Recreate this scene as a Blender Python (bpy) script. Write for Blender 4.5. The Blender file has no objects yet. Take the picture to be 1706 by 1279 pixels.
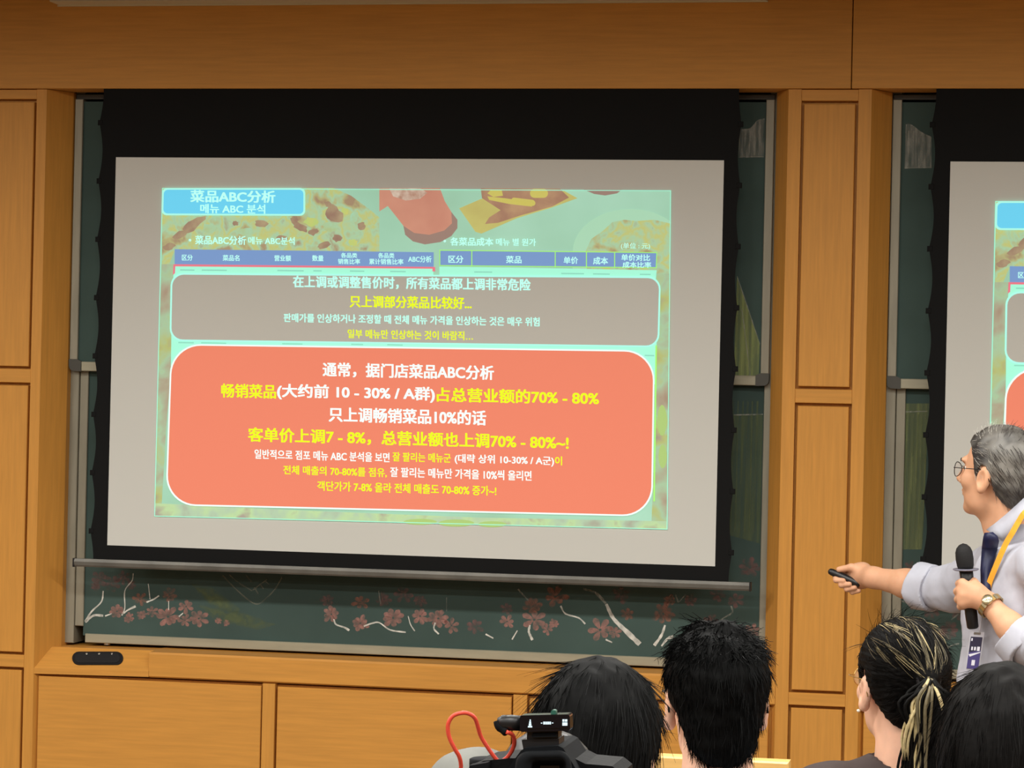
import bpy, bmesh, math, random
import numpy as np
from mathutils import Vector, Matrix
from mathutils.bvhtree import BVHTree

# ------------------------------------------------------------------ camera
SC = bpy.context.scene
COL = SC.collection
W, H, F = 1706, 1279, 4500.0
CAM = np.array([0.0, -8.8, 1.75])
yaw, pit, rol = np.radians([11.334, 0.128, 1.274])
FW = np.array([-np.sin(yaw) * np.cos(pit), np.cos(yaw) * np.cos(pit), np.sin(pit)])
_r = np.array([np.cos(yaw), np.sin(yaw), 0.0])
_u = np.cross(_r, FW)
RT = _r * np.cos(rol) + _u * np.sin(rol)
UP = np.cross(RT, FW)
cam = bpy.data.cameras.new('camera_lens')
cam.sensor_fit = 'HORIZONTAL'
cam.sensor_width = 36.0
cam.lens = F * 36.0 / W
cam.clip_start = 0.05
co = bpy.data.objects.new('scene_camera', cam)
COL.objects.link(co)
co.matrix_world = Matrix(((RT[0], UP[0], -FW[0], CAM[0]), (RT[1], UP[1], -FW[1], CAM[1]),
                          (RT[2], UP[2], -FW[2], CAM[2]), (0, 0, 0, 1)))
SC.camera = co

# ------------------------------------------------------------------ light
wd = bpy.data.worlds.new('room_world')
SC.world = wd
wd.use_nodes = True
wd.node_tree.nodes['Background'].inputs[0].default_value = (1.0, 0.93, 0.82, 1)
wd.node_tree.nodes['Background'].inputs[1].default_value = 0.0
SC.view_settings.view_transform = 'Standard'
SC.view_settings.look = 'None'
SC.view_settings.exposure = 0.0
SC.view_settings.gamma = 1.0
SC.view_settings.use_curve_mapping = False
LIGHT_W = 47.0
for ly, k in ((-2.9, 1.0), (-5.3, 1.0), (-7.7, 0.8), (-9.8, 0.5)):
    for lx in (-6.2, -4.3, -2.4, -0.5, 1.4, 3.3):
        la = bpy.data.lights.new('ceiling_panel_light', 'AREA')
        la.shape = 'RECTANGLE'
        la.size, la.size_y = 1.2, 0.3
        la.energy = LIGHT_W * k
        la.color = (1.0, 0.985, 0.93)
        la.spread = math.radians(175)
        lo = bpy.data.objects.new('ceiling_panel_light', la)
        lo.location = (lx, ly, 3.185)
        COL.objects.link(lo)


def at(px, py, Y):
    d = FW + RT * ((px - W / 2) / F) - UP * ((py - (H - 0.0) / 2) / F)
    return CAM + d * ((Y - CAM[1]) / d[1])


def ray(px, py):
    d = FW + RT * ((px - W / 2) / F) - UP * ((py - H / 2) / F)
    return d / np.linalg.norm(d)


# ------------------------------------------------------------------ helpers
def lin(c):
    out = []
    for v in c[:3]:
        v = v / 255.0
        out.append(v / 12.92 if v <= 0.04045 else ((v + 0.055) / 1.055) ** 2.4)
    return tuple(out) + (1.0,)


def newmat(name):
    m = bpy.data.materials.new(name)
    m.use_nodes = True
    nt = m.node_tree
    return m, nt, nt.nodes['Principled BSDF']


def pbr(name, col, rough=0.6, metal=0.0, noise=0.0, scale=20.0, spec=0.5, stretch=None, bump=0.0, islin=False):
    m, nt, b = newmat(name)
    c = tuple(col[:3]) + (1.0,) if islin else lin(col)
    b.inputs['Base Color'].default_value = c
    b.inputs['Roughness'].default_value = rough
    b.inputs['Metallic'].default_value = metal
    b.inputs['Specular IOR Level'].default_value = spec
    if noise > 0 or bump > 0:
        tc = nt.nodes.new('ShaderNodeTexCoord')
        mp = nt.nodes.new('ShaderNodeMapping')
        mp.inputs['Scale'].default_value = stretch or (1, 1, 1)
        nz = nt.nodes.new('ShaderNodeTexNoise')
        nz.inputs['Scale'].default_value = scale
        nz.inputs['Detail'].default_value = 5
        nt.links.new(tc.outputs['Object'], mp.inputs[0])
        nt.links.new(mp.outputs[0], nz.inputs['Vector'])
        if noise > 0:
            rp = nt.nodes.new('ShaderNodeValToRGB')
            rp.color_ramp.elements[0].position = 0.3
            rp.color_ramp.elements[1].position = 0.7
            rp.color_ramp.elements[0].color = tuple(v * (1 - noise) for v in c[:3]) + (1,)
            rp.color_ramp.elements[1].color = tuple(min(1, v * (1 + noise)) for v in c[:3]) + (1,)
            nt.links.new(nz.outputs[0], rp.inputs[0])
            nt.links.new(rp.outputs[0], b.inputs['Base Color'])
        if bump > 0:
            bp = nt.nodes.new('ShaderNodeBump')
            bp.inputs['Strength'].default_value = bump
            bp.inputs['Distance'].default_value = 0.002
            nt.links.new(nz.outputs[0], bp.inputs['Height'])
            nt.links.new(bp.outputs[0], b.inputs['Normal'])
    return m


def wood(name, axis, tone=1.0):
    m, nt, b = newmat(name)
    tc = nt.nodes.new('ShaderNodeTexCoord')
    mp = nt.nodes.new('ShaderNodeMapping')
    mp.inputs['Scale'].default_value = {'z': (26, 26, 1.3), 'x': (1.3, 26, 26)}[axis]
    nz = nt.nodes.new('ShaderNodeTexNoise')
    nz.inputs['Scale'].default_value = 3.2
    nz.inputs['Detail'].default_value = 7
    nz.inputs['Roughness'].default_value = 0.62
    n2 = nt.nodes.new('ShaderNodeTexNoise')
    n2.inputs['Scale'].default_value = 2.2
    rp = nt.nodes.new('ShaderNodeValToRGB')
    a = WOOD
    rp.color_ramp.elements[0].position = 0.25
    rp.color_ramp.elements[1].position = 0.75
    rp.color_ramp.elements[0].color = tuple(v * 0.86 * tone for v in a) + (1,)
    rp.color_ramp.elements[1].color = tuple(min(1, v * 1.10 * tone) for v in a) + (1,)
    mx = nt.nodes.new('ShaderNodeMixRGB')
    mx.blend_type = 'MULTIPLY'
    mx.inputs[0].default_value = 0.25
    nt.links.new(tc.outputs['Object'], mp.inputs[0])
    nt.links.new(mp.outputs[0], nz.inputs['Vector'])
    nt.links.new(tc.outputs['Object'], n2.inputs['Vector'])
    nt.links.new(nz.outputs[0], rp.inputs[0])
    nt.links.new(rp.outputs[0], mx.inputs[1])
    nt.links.new(n2.outputs[1], mx.inputs[2])
    nt.links.new(rp.outputs[0], b.inputs['Base Color'])
    b.inputs['Roughness'].default_value = 0.5
    b.inputs['Specular IOR Level'].default_value = 0.3
    bp = nt.nodes.new('ShaderNodeBump')
    bp.inputs['Strength'].default_value = 0.12
    bp.inputs['Distance'].default_value = 0.001
    nt.links.new(nz.outputs[0], bp.inputs['Height'])
    nt.links.new(bp.outputs[0], b.inputs['Normal'])
    return m


WOOD = (0.60, 0.272, 0.050)
M = {}
M['wood_v'] = wood('wood_vertical_grain', 'z')
M['wood_h'] = wood('wood_horizontal_grain', 'x')
M['gap'] = pbr('dark_gap', (40, 24, 10), 0.9)
M['alu'] = pbr('brushed_aluminium', (146, 140, 122), 0.5, 0.2, 0.10, 6.0, stretch=(8, 8, 1))
M['alu_h'] = pbr('brushed_aluminium_rail', (160, 154, 132), 0.5, 0.2, 0.10, 6.0, stretch=(1, 8, 8))
M['cap'] = pbr('grey_plastic_and_rail_shade', (66, 64, 56), 0.5)
M['board'] = pbr('green_chalkboard', (62, 80, 75), 0.75, 0, 0.16, 2.5, spec=0.25)
M['black'] = pbr('black_screen_border', (17, 17, 17), 0.85, spec=0.2)
M['screen'] = pbr('white_screen_fabric', (206, 205, 198), 0.9, spec=0.1)
M['bar'] = pbr('screen_weight_bar', (104, 101, 94), 0.45, 0.3, 0.2, 12.0, stretch=(1, 1, 1))
M['cream'] = pbr('cream_lamp_housing', (205, 196, 165), 0.5)
M['plaster'] = pbr('white_plaster', (146, 141, 130), 0.9, 0, 0.03, 4)
M['sidewall'] = pbr('brown_acoustic_wall', (120, 92, 62), 0.9, 0, 0.06, 4)
M['floor'] = pbr('floor_vinyl', (112, 96, 80), 0.5, 0, 0.08, 3)
M['blackplastic'] = pbr('black_plastic', (20, 20, 22), 0.4)
M['grille'] = pbr('black_fabric_grille', (14, 12, 14), 0.8, 0, 0.6, 300)
M['metal'] = pbr('polished_metal', (190, 185, 175), 0.25, 0.9)


def mesh_obj(name, verts, faces, mat, parent=None, smooth=False):
    me = bpy.data.meshes.new(name)
    v = np.asarray(verts, float).reshape(-1, 3)
    if parent is not None:
        t = np.zeros(3)
        p = parent
        while p is not None:
            t += np.array(p.location)
            p = p.parent
        v = v - t
    me.from_pydata(v.tolist(), [], [list(map(int, f)) for f in faces])
    me.update()
    if smooth:
        me.polygons.foreach_set('use_smooth', [True] * len(me.polygons))
    o = bpy.data.objects.new(name, me)
    if mat is not None:
        me.materials.append(M[mat] if isinstance(mat, str) else mat)
    COL.objects.link(o)
    o.parent = parent
    return o


def thing(name, label, cat, loc=(0, 0, 0), group=None, kind=None):
    o = bpy.data.objects.new(name, None)
    o.empty_display_size = 0.05
    o.location = loc
    COL.objects.link(o)
    return tag(o, label, cat, group, kind)


def tag(o, label=None, cat=None, group=None, kind=None):
    if label:
        o['label'] = label
    if cat:
        o['category'] = cat
    if group:
        o['group'] = group
    if kind:
        o['kind'] = kind
    return o


class G:
    """collects geometry for one mesh object"""

    def __init__(s):
        s.v, s.f = [], []

    def add(s, v, f):
        b = len(s.v)
        s.v += [tuple(p) for p in v]
        s.f += [[i + b for i in q] for q in f]
        return s

    def box(s, x0, x1, y0, y1, z0, z1, bev=0.0):
        if bev <= 0:
            v = [(x, y, z) for z in (z0, z1) for y in (y0, y1) for x in (x0, x1)]
            return s.add(v, [(0, 2, 3, 1), (4, 5, 7, 6), (0, 1, 5, 4), (2, 6, 7, 3), (0, 4, 6, 2), (1, 3, 7, 5)])
        # box with its front (low y) edges chamfered
        b = bev
        v = [(x0, y1, z0), (x1, y1, z0), (x1, y1, z1), (x0, y1, z1),
             (x0, y0 + b, z0), (x1, y0 + b, z0), (x1, y0 + b, z1), (x0, y0 + b, z1),
             (x0 + b, y0, z0 + b), (x1 - b, y0, z0 + b), (x1 - b, y0, z1 - b), (x0 + b, y0, z1 - b)]
        f = [(0, 3, 2, 1)]
        for i in range(4):
            j = (i + 1) % 4
            f += [(i, j, j + 4, i + 4), (i + 4, j + 4, j + 8, i + 8)]
        f.append((8, 9, 10, 11))
        return s.add(v, f)

    def prism(s, plan, z0, z1):
        n = len(plan)
        v = [(x, y, z0) for x, y in plan] + [(x, y, z1) for x, y in plan]
        f = [list(range(n))[::-1], list(range(n, 2 * n))]
        f += [(i, (i + 1) % n, (i + 1) % n + n, i + n) for i in range(n)]
        return s.add(v, f)

    def extrude(s, pts, d):
        """polygon of 3D points pushed along vector d"""
        n = len(pts)
        p = [np.array(q, float) for q in pts]
        v = p + [q + np.array(d) for q in p]
        f = [list(range(n)), list(range(n, 2 * n))[::-1]]
        f += [(i, i + n, (i + 1) % n + n, (i + 1) % n) for i in range(n)]
        return s.add(v, f)

    def tube(s, pts, rad, seg=8, cap=True, flat=None):
        pts = [np.array(p, float) for p in pts]
        n = len(pts)
        if not hasattr(rad, '__len__'):
            rad = [rad] * n
        rings = []
        ref = None
        for i in range(n):
            t = pts[min(i + 1, n - 1)] - pts[max(i - 1, 0)]
            t /= np.linalg.norm(t) + 1e-12
            if ref is None:
                ref = np.array([0, 0, 1.0]) if abs(t[2]) < 0.9 else np.array([1.0, 0, 0])
            a = np.cross(t, ref)
            a /= np.linalg.norm(a) + 1e-12
            b = np.cross(a, t)
            ref = b
            rings.append([pts[i] + rad[i] * (math.cos(2 * math.pi * k / seg) * a + math.sin(2 * math.pi * k / seg) * b)
                          for k in range(seg)])
        v = [p for r in rings for p in r]
        f = []
        for i in range(n - 1):
            for k in range(seg):
                k2 = (k + 1) % seg
                f.append((i * seg + k, i * seg + k2, (i + 1) * seg + k2, (i + 1) * seg + k))
        if cap:
            f.append(list(range(seg))[::-1])
            f.append([(n - 1) * seg + k for k in range(seg)])
        return s.add(v, f)

    def lathe(s, base, axis, prof, seg=20):
        """profile [(t along axis, radius)]"""
        axis = np.array(axis, float)
        axis /= np.linalg.norm(axis)
        base = np.array(base, float)
        return s.tube([base + axis * t for t, _ in prof], [max(r, 1e-5) for _, r in prof], seg)

    def obj(s, name, mat, parent=None, smooth=False):
        return mesh_obj(name, s.v, s.f, mat, parent, smooth)


def spline(pts, n=8):
    p = [np.array(q, float) for q in pts]
    p = [2 * p[0] - p[1]] + p + [2 * p[-1] - p[-2]]
    out = []
    for i in range(1, len(p) - 2):
        for k in range(n):
            t = k / n
            out.append(0.5 * (2 * p[i] + (p[i + 1] - p[i - 1]) * t + (2 * p[i - 1] - 5 * p[i] + 4 * p[i + 1] - p[i + 2]) * t * t
                              + (3 * p[i] - p[i - 1] - 3 * p[i + 1] + p[i + 2]) * t ** 3))
    out.append(p[-2])
    return out


def struct(o, label=None):
    o['kind'] = 'structure'
    if label:
        o['label'] = label
    return o


# ------------------------------------------------------------------ the room
XL, XR, YB, ZC = -7.0, 4.2, -11.0, 3.2
PER = 2.823                                   # one board bay to the next
struct(G().box(XL - .1, XR + .1, YB - .1, 0.4, -0.1, 0).obj('floor', 'floor'), 'beige vinyl floor of the lecture room')
struct(G().box(XL - .1, XR + .1, YB - .1, 0.4, ZC, ZC + .1).obj('ceiling', 'plaster'), 'white plaster ceiling of the lecture room')
struct(G().box(XL - .1, XL, YB, 0.3, 0, ZC).obj('wall_left', 'sidewall'), 'plain brown side wall left of the boards')
struct(G().box(XR, XR + .1, YB, 0.3, 0, ZC).obj('wall_right', 'sidewall'), 'plain brown side wall right of the boards')
struct(G().box(XL - .1, XR + .1, YB - .1, YB, 0, ZC).obj('wall_back', 'sidewall'), 'plain brown wall behind the audience')
struct(G().box(XL, XR, 0.26, 0.36, 0, ZC).obj('wall_front', 'gap'), 'dark recess wall behind the sliding boards')

# header over the boards: two long wooden panels that meet above the pillar
hd = struct(thing('trim_1', 'long wooden header fascia running above both boards', None))
G().box(XL, -0.6642, -0.012, 0.11, 2.751, ZC, 0.0015).obj('panel', 'wood_h', hd)
G().box(-0.6612, XR, -0.012, 0.11, 2.751, ZC, 0.0015).obj('panel', 'wood_h', hd)
G().box(XL, XR, 0.02, 0.10, 2.757, ZC - .01).obj('batten', 'gap', hd)


def upright(name, label, xs, lx, rx, stile, rails, splay_l=True, splay_r=True):
    """pillar with recessed raised panels; rails = [(z0, z1)] from the top down"""
    t = struct(thing(name, label, None, ((lx + rx) / 2, 0.1, 0)))
    d = 0.10
    rec = 0.03
    fl, fr = (0.048 if splay_l else 0), (0.060 if splay_r else 0)
    k = rec / d
    G().prism([(lx - fl * k, rec), (rx + fr * k, rec), (rx + fr, d), (rx + fr, 0.26), (lx - fl, 0.26), (lx - fl, d)][::1], 0, 2.7495).obj('core', 'wood_v', t)
    G().prism([(lx, 0), (lx + stile, 0), (lx + stile, rec), (lx - fl * k, rec)], 0, 2.7495).obj('stile', 'wood_v', t)
    G().prism([(rx - stile, 0), (rx, 0), (rx + fr * k, rec), (rx - stile, rec)], 0, 2.7495).obj('stile', 'wood_v', t)
    a, b = lx + stile, rx - stile
    for z0, z1 in rails:
        G().box(a, b, 0.0006, rec, z0, z1, 0.0015).obj('rail', 'wood_h', t)
    for (z0, z1), (w0, w1) in zip(rails[:-1], rails[1:]):
        G().box(a + 0.009, b - 0.010, 0.003, rec, w1 + 0.009, z0 - 0.010, 0.002).obj('panel', 'wood_v', t)
    return t


RAILS = [(2.712, 2.7485), (1.7295, 1.7745), (0.747, 0.787), (0.0, 0.11)]
LRAILS = [(2.716, 2.7485), (1.738, 1.785), (0.757, 0.8), (0.0, 0.11)]
upright('trim_2', 'wooden wall pilaster at the left edge of the picture', None, -4.06, -3.42, 0.036, LRAILS, False, True)
upright('trim_3', 'tall wooden panelled pillar standing between the two screens', None, -0.866, -0.597, 0.042, RAILS)
upright('trim_4', 'wooden panelled pillar right of the second board', None, -0.866 + PER, -0.597 + PER, 0.042, RAILS, True, False)
upright('trim_9', 'wide wooden wall panelling left of the pilaster', None, XL, -4.062, 0.06, LRAILS, False, False)
upright('trim_10', 'wide wooden wall panelling right of the last pillar', None, -0.595 + PER, XR, 0.06, RAILS, False, False)


def bay(dx, n, side):
    # wainscot under the board
    w = struct(thing('trim_%d' % n, 'wooden wainscot of wide flat panels below the %s chalkboard' % side, None, (dx - 2.1, 0.1, 0)))
    G().box(dx - 3.43, dx - 0.86, 0.03, 0.26, 0, 0.735).obj('core', 'wood_v', w)
    for a, b in ((-3.403, -2.606), (-2.549, -1.742), (-1.681, -0.888)):
        G().box(dx + a, dx + b, 0.0015, 0.03, 0.1, 0.7300, 0.002).obj('panel', 'wood_h', w)
    for a, b in ((-3.4185, -3.411), (-2.601, -2.557), (-1.736, -1.689), (-0.878, -0.868)):
        G().box(dx + a, dx + b, 0.0 if b - a > .02 else .02, 0.03, 0.0, 0.7395, 0.001).obj('stile', 'wood_v', w)
    # sill
    s = struct(thing('trim_%d' % (n + 1), 'orange wooden sill ledge under the %s chalkboard' % side, None, (dx - 2.1, 0.1, 0.74)))
    g = G()
    prof = [(0.0, 0.747), (0.0, 0.822), (0.004, 0.829), (0.24, 0.832), (0.24, 0.742), (0.006, 0.742)]
    x0, x1 = dx - 3.005, dx - 0.8675
    v = [(x, y, z) for x in (x0, x1) for y, z in prof]
    m = len(prof)
    g.add(v, [list(range(m)), list(range(m, 2 * m))[::-1]] + [(i, i + m, (i + 1) % m + m, (i + 1) % m) for i in range(m)])
    g.obj('ledge', 'wood_h', s)
    # sloping lid at the left end, cut to the splay of the pilaster
    g = G()
    xa, xb = dx - 3.4195, dx - 3.006
    P = [(xa, 0.0, 0.738), (xa, 0.0, 0.757), (xa + .0385, 0.064, 0.8265), (xa + .060, 0.24, 0.8265), (xa + .060, 0.24, 0.738),
         (xb, 0.0, 0.744), (xb, 0.0, 0.763), (xb, 0.058, 0.829), (xb, 0.24, 0.829), (xb, 0.24, 0.744)]
    g.add(P, [(0, 1, 2, 3, 4), (9, 8, 7, 6, 5)] + [(i, i + 5, (i + 1) % 5 + 5, (i + 1) % 5) for i in range(5)])
    g.obj('lid', 'wood_h', s)


bay(0, 5, 'left')
bay(PER, 7, 'right')
struct(G().box(XL, XR, -0.012, 0.0, 0, 0.09, 0.003).obj('baseboard_front', 'wood_h'), 'wooden baseboard along the front wall')


# black pill-shaped connection plate let into the sloping lid
def on_lid(px, py):
    # plane of the lid slope through its lower and upper edge
    p0 = np.array([-3.2, 0.0, 0.760]); nrm = np.cross([1, 0.0, 0.012], [0, 0.060, 0.068]); nrm /= np.linalg.norm(nrm)
    d = ray(px, py)
    return CAM + d * (((p0 - CAM) @ nrm) / (d @ nrm)), nrm


def pill(cx, cy, hx, hy, n=10, slope=0.0):
    pts = []
    r = hy
    for k in range(n + 1):
        a = -math.pi / 2 + math.pi * k / n
        pts.append((cx + hx - r + r * math.cos(a), cy + r * math.sin(a)))
    for k in range(n + 1):
        a = math.pi / 2 + math.pi * k / n
        pts.append((cx - hx + r + r * math.cos(a), cy + r * math.sin(a)))
    return [(x, y + (x - cx) * slope) for x, y in pts]


_, nrm = on_lid(163, 1097)
if nrm[1] > 0:
    nrm = -nrm
kp = thing('connection_plate', 'black pill-shaped connection plate set into the left end of the wooden sill', 'control panel', tuple(on_lid(163, 1097)[0]))
outer = [on_lid(x, y)[0] - nrm * .002 for x, y in pill(163, 1097, 42.5, 11)]
inner = [on_lid(x, y)[0] + nrm * .004 for x, y in pill(163, 1097, 37.5, 8)]
G().extrude(outer, nrm * .0055).obj('rim', 'blackplastic', kp)
G().extrude(inner, nrm * .001).obj('cover', 'grille', kp)
for x in (145, 166, 187):
    q = on_lid(x, 1089.5)[0]
    G().lathe(q + nrm * .003, nrm, [(0, .004), (.0025, .004), (.003, .003)], 10).obj('screw', 'metal', kp)

# lamp housings on the header above each board
for i, (a, b, lab) in enumerate(((-3.375, -0.945, 'long cream board lamp housing mounted on header above left board'),
                                 (-0.55, 1.86, 'long cream board lamp housing mounted on header above right board'))):
    z0 = 3.036 if i == 0 else 3.050
    t = thing('board_lamp', lab, 'lamp', ((a + b) / 2, -0.012, z0), 'lamp housings above the boards')
    v = [(a, -.0125, z0), (b, -.0125, z0), (b + .0, -.11, z0 + .0), (a + .0, -.11, z0 + .0),
         (a, -.0125, z0 + .15), (b, -.0125, z0 + .15), (b, -.085, z0 + .13), (a, -.085, z0 + .13)]
    G().add(v, [(0, 1, 2, 3), (4, 7, 6, 5), (0, 4, 5, 1), (3, 2, 6, 7), (0, 3, 7, 4), (1, 5, 6, 2)]).obj('housing', 'cream', t)
    G().box(a - .006, b + .006, -.021, -.0125, z0 - .004, z0).obj('lip', 'cream', t)


# ------------------------------------------------------------------ chalkboards
def chalk_mat(name, col, dens=0.6, stretch=(1, 1, 1)):
    m, nt, b = newmat(name)
    b.inputs['Base Color'].default_value = lin(col)
    b.inputs['Roughness'].default_value = 0.95
    b.inputs['Specular IOR Level'].default_value = 0.0
    tc = nt.nodes.new('ShaderNodeTexCoord')
    nz = nt.nodes.new('ShaderNodeTexNoise')
    nz.inputs['Scale'].default_value = 45
    mp = nt.nodes.new('ShaderNodeMapping')
    mp.inputs['Scale'].default_value = stretch
    nz.inputs['Detail'].default_value = 6
    rp = nt.nodes.new('ShaderNodeMapRange')
    rp.inputs[1].default_value = 0.3
    rp.inputs[2].default_value = 0.7
    rp.inputs[3].default_value = max(0.0, dens - min(0.28, dens))
    rp.inputs[4].default_value = min(1.0, dens + 0.28)
    nt.links.new(tc.outputs['Object'], mp.inputs[0])
    nt.links.new(mp.outputs[0], nz.inputs['Vector'])
    nt.links.new(nz.outputs[0], rp.inputs[0])
    nt.links.new(rp.outputs[0], b.inputs['Alpha'])
    return m


M['chalk_white'] = chalk_mat('white_chalk', (225, 222, 212), 0.72)
M['chalk_faint'] = chalk_mat('faint_white_chalk', (186, 186, 176), 0.32, (2, 2, .3))
M['chalk_red'] = chalk_mat('rose_chalk', (190, 138, 128), 0.38)
M['chalk_rust'] = chalk_mat('rust_chalk', (176, 116, 98), 0.27)
M['chalk_dim'] = chalk_mat('dim_rose_chalk', (150, 106, 104), 0.22)
M['chalk_green'] = chalk_mat('green_chalk', (156, 166, 108), 0.5, (2, 2, .08))
M['chalk_olive'] = chalk_mat('olive_chalk', (132, 140, 98), 0.5, (2, 2, .08))
M['chalk_haze'] = chalk_mat('smudged_green_chalk', (112, 124, 90), 0.30, (2, 2, .08))
M['chalk_smoke'] = chalk_mat('smudged_chalk_dust', (112, 124, 90), 0.10)
M['chalk_grey'] = chalk_mat('grey_chalk', (140, 142, 128), 0.38)


def stroke(g, pts, w0, w1, Y, rnd=None, n=5):
    """flat ribbon on plane Y through picture points, width in picture pixels"""
    p = spline([(x, y, 0) for x, y in pts], n) if len(pts) > 2 else [np.array([x, y, 0.0]) for x, y in pts]
    m = len(p)
    v = []
    for i in range(m):
        t = p[min(i + 1, m - 1)] - p[max(i - 1, 0)]
        t = t / (np.linalg.norm(t) + 1e-9)
        nn = np.array([-t[1], t[0], 0])
        w = (w0 + (w1 - w0) * i / (m - 1)) * .5
        if rnd:
            w *= rnd.uniform(.8, 1.2)
        for s_ in (-1, 1):
            q = p[i] + nn * w * s_
            v.append(at(q[0], q[1], Y))
    g.add(v, [(2 * i, 2 * i + 1, 2 * i + 3, 2 * i + 2) for i in range(m - 1)])


def branch(parent, mat, pts, w0, w1, Y, rnd=None, name='chalk_branch'):
    g = G()
    stroke(g, pts, w0, w1, Y, rnd)
    return g.obj(name, mat, parent)


def poly(g, pts, Y):
    g.add([at(x, y, Y) for x, y in pts], [list(range(len(pts)))])


def flower(parent, mat, cx, cy, r, Y, rnd, n=None):
    g = G()
    n = n or rnd.randint(6, 8)
    a0 = rnd.uniform(0, 6.28)
    for k in range(n):
        a = a0 + 6.283 * k / n + rnd.uniform(-.15, .15)
        L = r * rnd.uniform(.75, 1.1)
        w = r * .25
        c, s_ = math.cos(a), math.sin(a)
        pts = []
        for t, ww in ((.10, .25), (.5, .85), (.8, 1.0), (1.0, .35)):
            pts.append((cx + c * L * t - s_ * w * ww, cy + (s_ * L * t + c * w * ww) * .9))
        for t, ww in ((1.0, -.35), (.8, -1.0), (.5, -.85), (.10, -.25)):
            pts.append((cx + c * L * t - s_ * w * ww, cy + (s_ * L * t + c * w * ww) * .9))
        poly(g, pts, Y)
    return g.obj('chalk_flower', mat, parent)


YU, YLW = 0.118, 0.148


def board(dx, side):
    # side tracks
    t = thing('board_track', 'pair of aluminium side tracks carrying the %s sliding chalkboards' % side, 'board frame', (dx - 2.13, 0.19, 0.835), 'chalkboard tracks')
    for a, b in ((-3.363, -3.329), (-0.939, -0.9115)):
        G().box(dx + a, dx + b, 0.134, 0.258, 0.835, 2.78, .002).obj('track', 'alu', t)
    # upper sliding board
    u = thing('chalkboard', 'upper sliding green chalkboard behind the %s screen, with grey corner caps' % side, 'chalkboard', (dx - 2.13, 0.12, 1.785), 'sliding chalkboards')
    G().box(dx - 3.341, dx - .935, YU, YU + .012, 1.80, 2.72).obj('writing_surface', 'board', u)
    for a, b in ((-3.357, -3.328), (-0.950, -0.922)):
        G().box(dx + a, dx + b, YU - .010, YU + .014, 1.822, 2.728, .002).obj('frame_rail', 'alu', u)
    G().box(dx - 3.314, dx - .963, YU - .010, YU + .014, 1.783, 1.8155, .002).obj('frame_rail', 'alu_h', u)
    G().box(dx - 3.357, dx - .922, YU - .002, YU + .014, 2.7285, 2.746, .002).obj('frame_rail', 'cap', u)  # top rail in dark grey: shade below the header put into its colour
    for sx in (0, 1):
        c = [(x - .011, z) for x, z in ((-3.347, 1.823), (-3.347, 1.80), (-3.343, 1.789), (-3.335, 1.783), (-3.3025, 1.7815), (-3.3025, 1.8165), (-3.3165, 1.823))]
        if sx:
            c = [(-3.358 - .921 - x, z) for x, z in c]
        c = [(dx + x, YU - .012, z) for x, z in c]
        G().extrude(c, (0, .027, 0)).obj('corner_cap', 'cap', u)
    # lower board
    l = thing('chalkboard', 'lower green chalkboard with chalk flowers below the %s screen' % side, 'chalkboard', (dx - 2.13, 0.15, 0.84), 'sliding chalkboards')
    G().box(dx - 3.299, dx - .940, YLW, YLW + .012, 0.862, 1.86).obj('writing_surface', 'board', l)
    G().box(dx - 3.3275, dx - 3.297, YLW - .008, YLW + .014, 0.895, 1.86, .002).obj('frame_rail', 'alu', l)
    G().box(dx - 3.286, dx - .941, YLW - .016, YLW + .014, 0.839, 0.8695, .002).obj('frame_rail', 'alu_h', l)
    G().box(dx - 3.328, dx - .941, YLW - .002, YLW + .014, 1.8605, 1.885, .002).obj('frame_rail', 'alu_h', l)
    G().lathe((dx - 3.21, YLW + .0, 0.833), (0, 0, 1), [(0, .012), (.006, .012), (.009, .006)], 10).obj('roller', 'metal', l)
    return u, l


U1, L1 = board(0, 'left')
U2, L2 = board(PER, 'right')
rnd = random.Random(4)
Y = YLW - .0006
for x, y, r in [(165, 963, 17), (188, 972, 15), (205, 962, 13), (218, 975, 10), (160, 976, 10), (1035, 990, 17), (845, 1014, 12), (790, 1043, 16), (545, 1000, 13),
                (640, 998, 14), (672, 990, 16), (1250, 945, 18), (1225, 1000, 16), (1196, 990, 15), (1185, 1035, 14), (1150, 1000, 12), (700, 1000, 12)]:
    flower(L1, 'chalk_dim', x, y, r, Y, rnd)
for x, y, r in [(195, 1018, 15), (215, 1029, 10), (236, 1024, 9), (253, 1019, 11), (280, 1027, 19), (310, 1010, 15), (331, 1030, 17), (308, 1033, 12),
                (363, 1034, 7), (377, 1038, 6), (552, 1023, 16), (600, 1038, 16), (655, 1029, 19), (700, 1026, 16), (730, 1030, 18), (752, 1042, 14),
                (890, 1032, 21), (912, 1048, 11), (923, 1038, 9), (1000, 1049, 22), (1024, 1053, 13), (845, 1035, 14), (1255, 1050, 15)]:
    flower(L1, 'chalk_red', x, y, r, Y, rnd)
for x, y, r in [(233, 998, 13), (282, 991, 14), (600, 1003, 15), (925, 994, 21), (888, 1010, 17), (1045, 1023, 13), (1105, 1022, 19), (1115, 1000, 12)]:
    flower(L1, 'chalk_rust', x, y, r, Y - .0003, rnd)
Y = YLW - .0014
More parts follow.
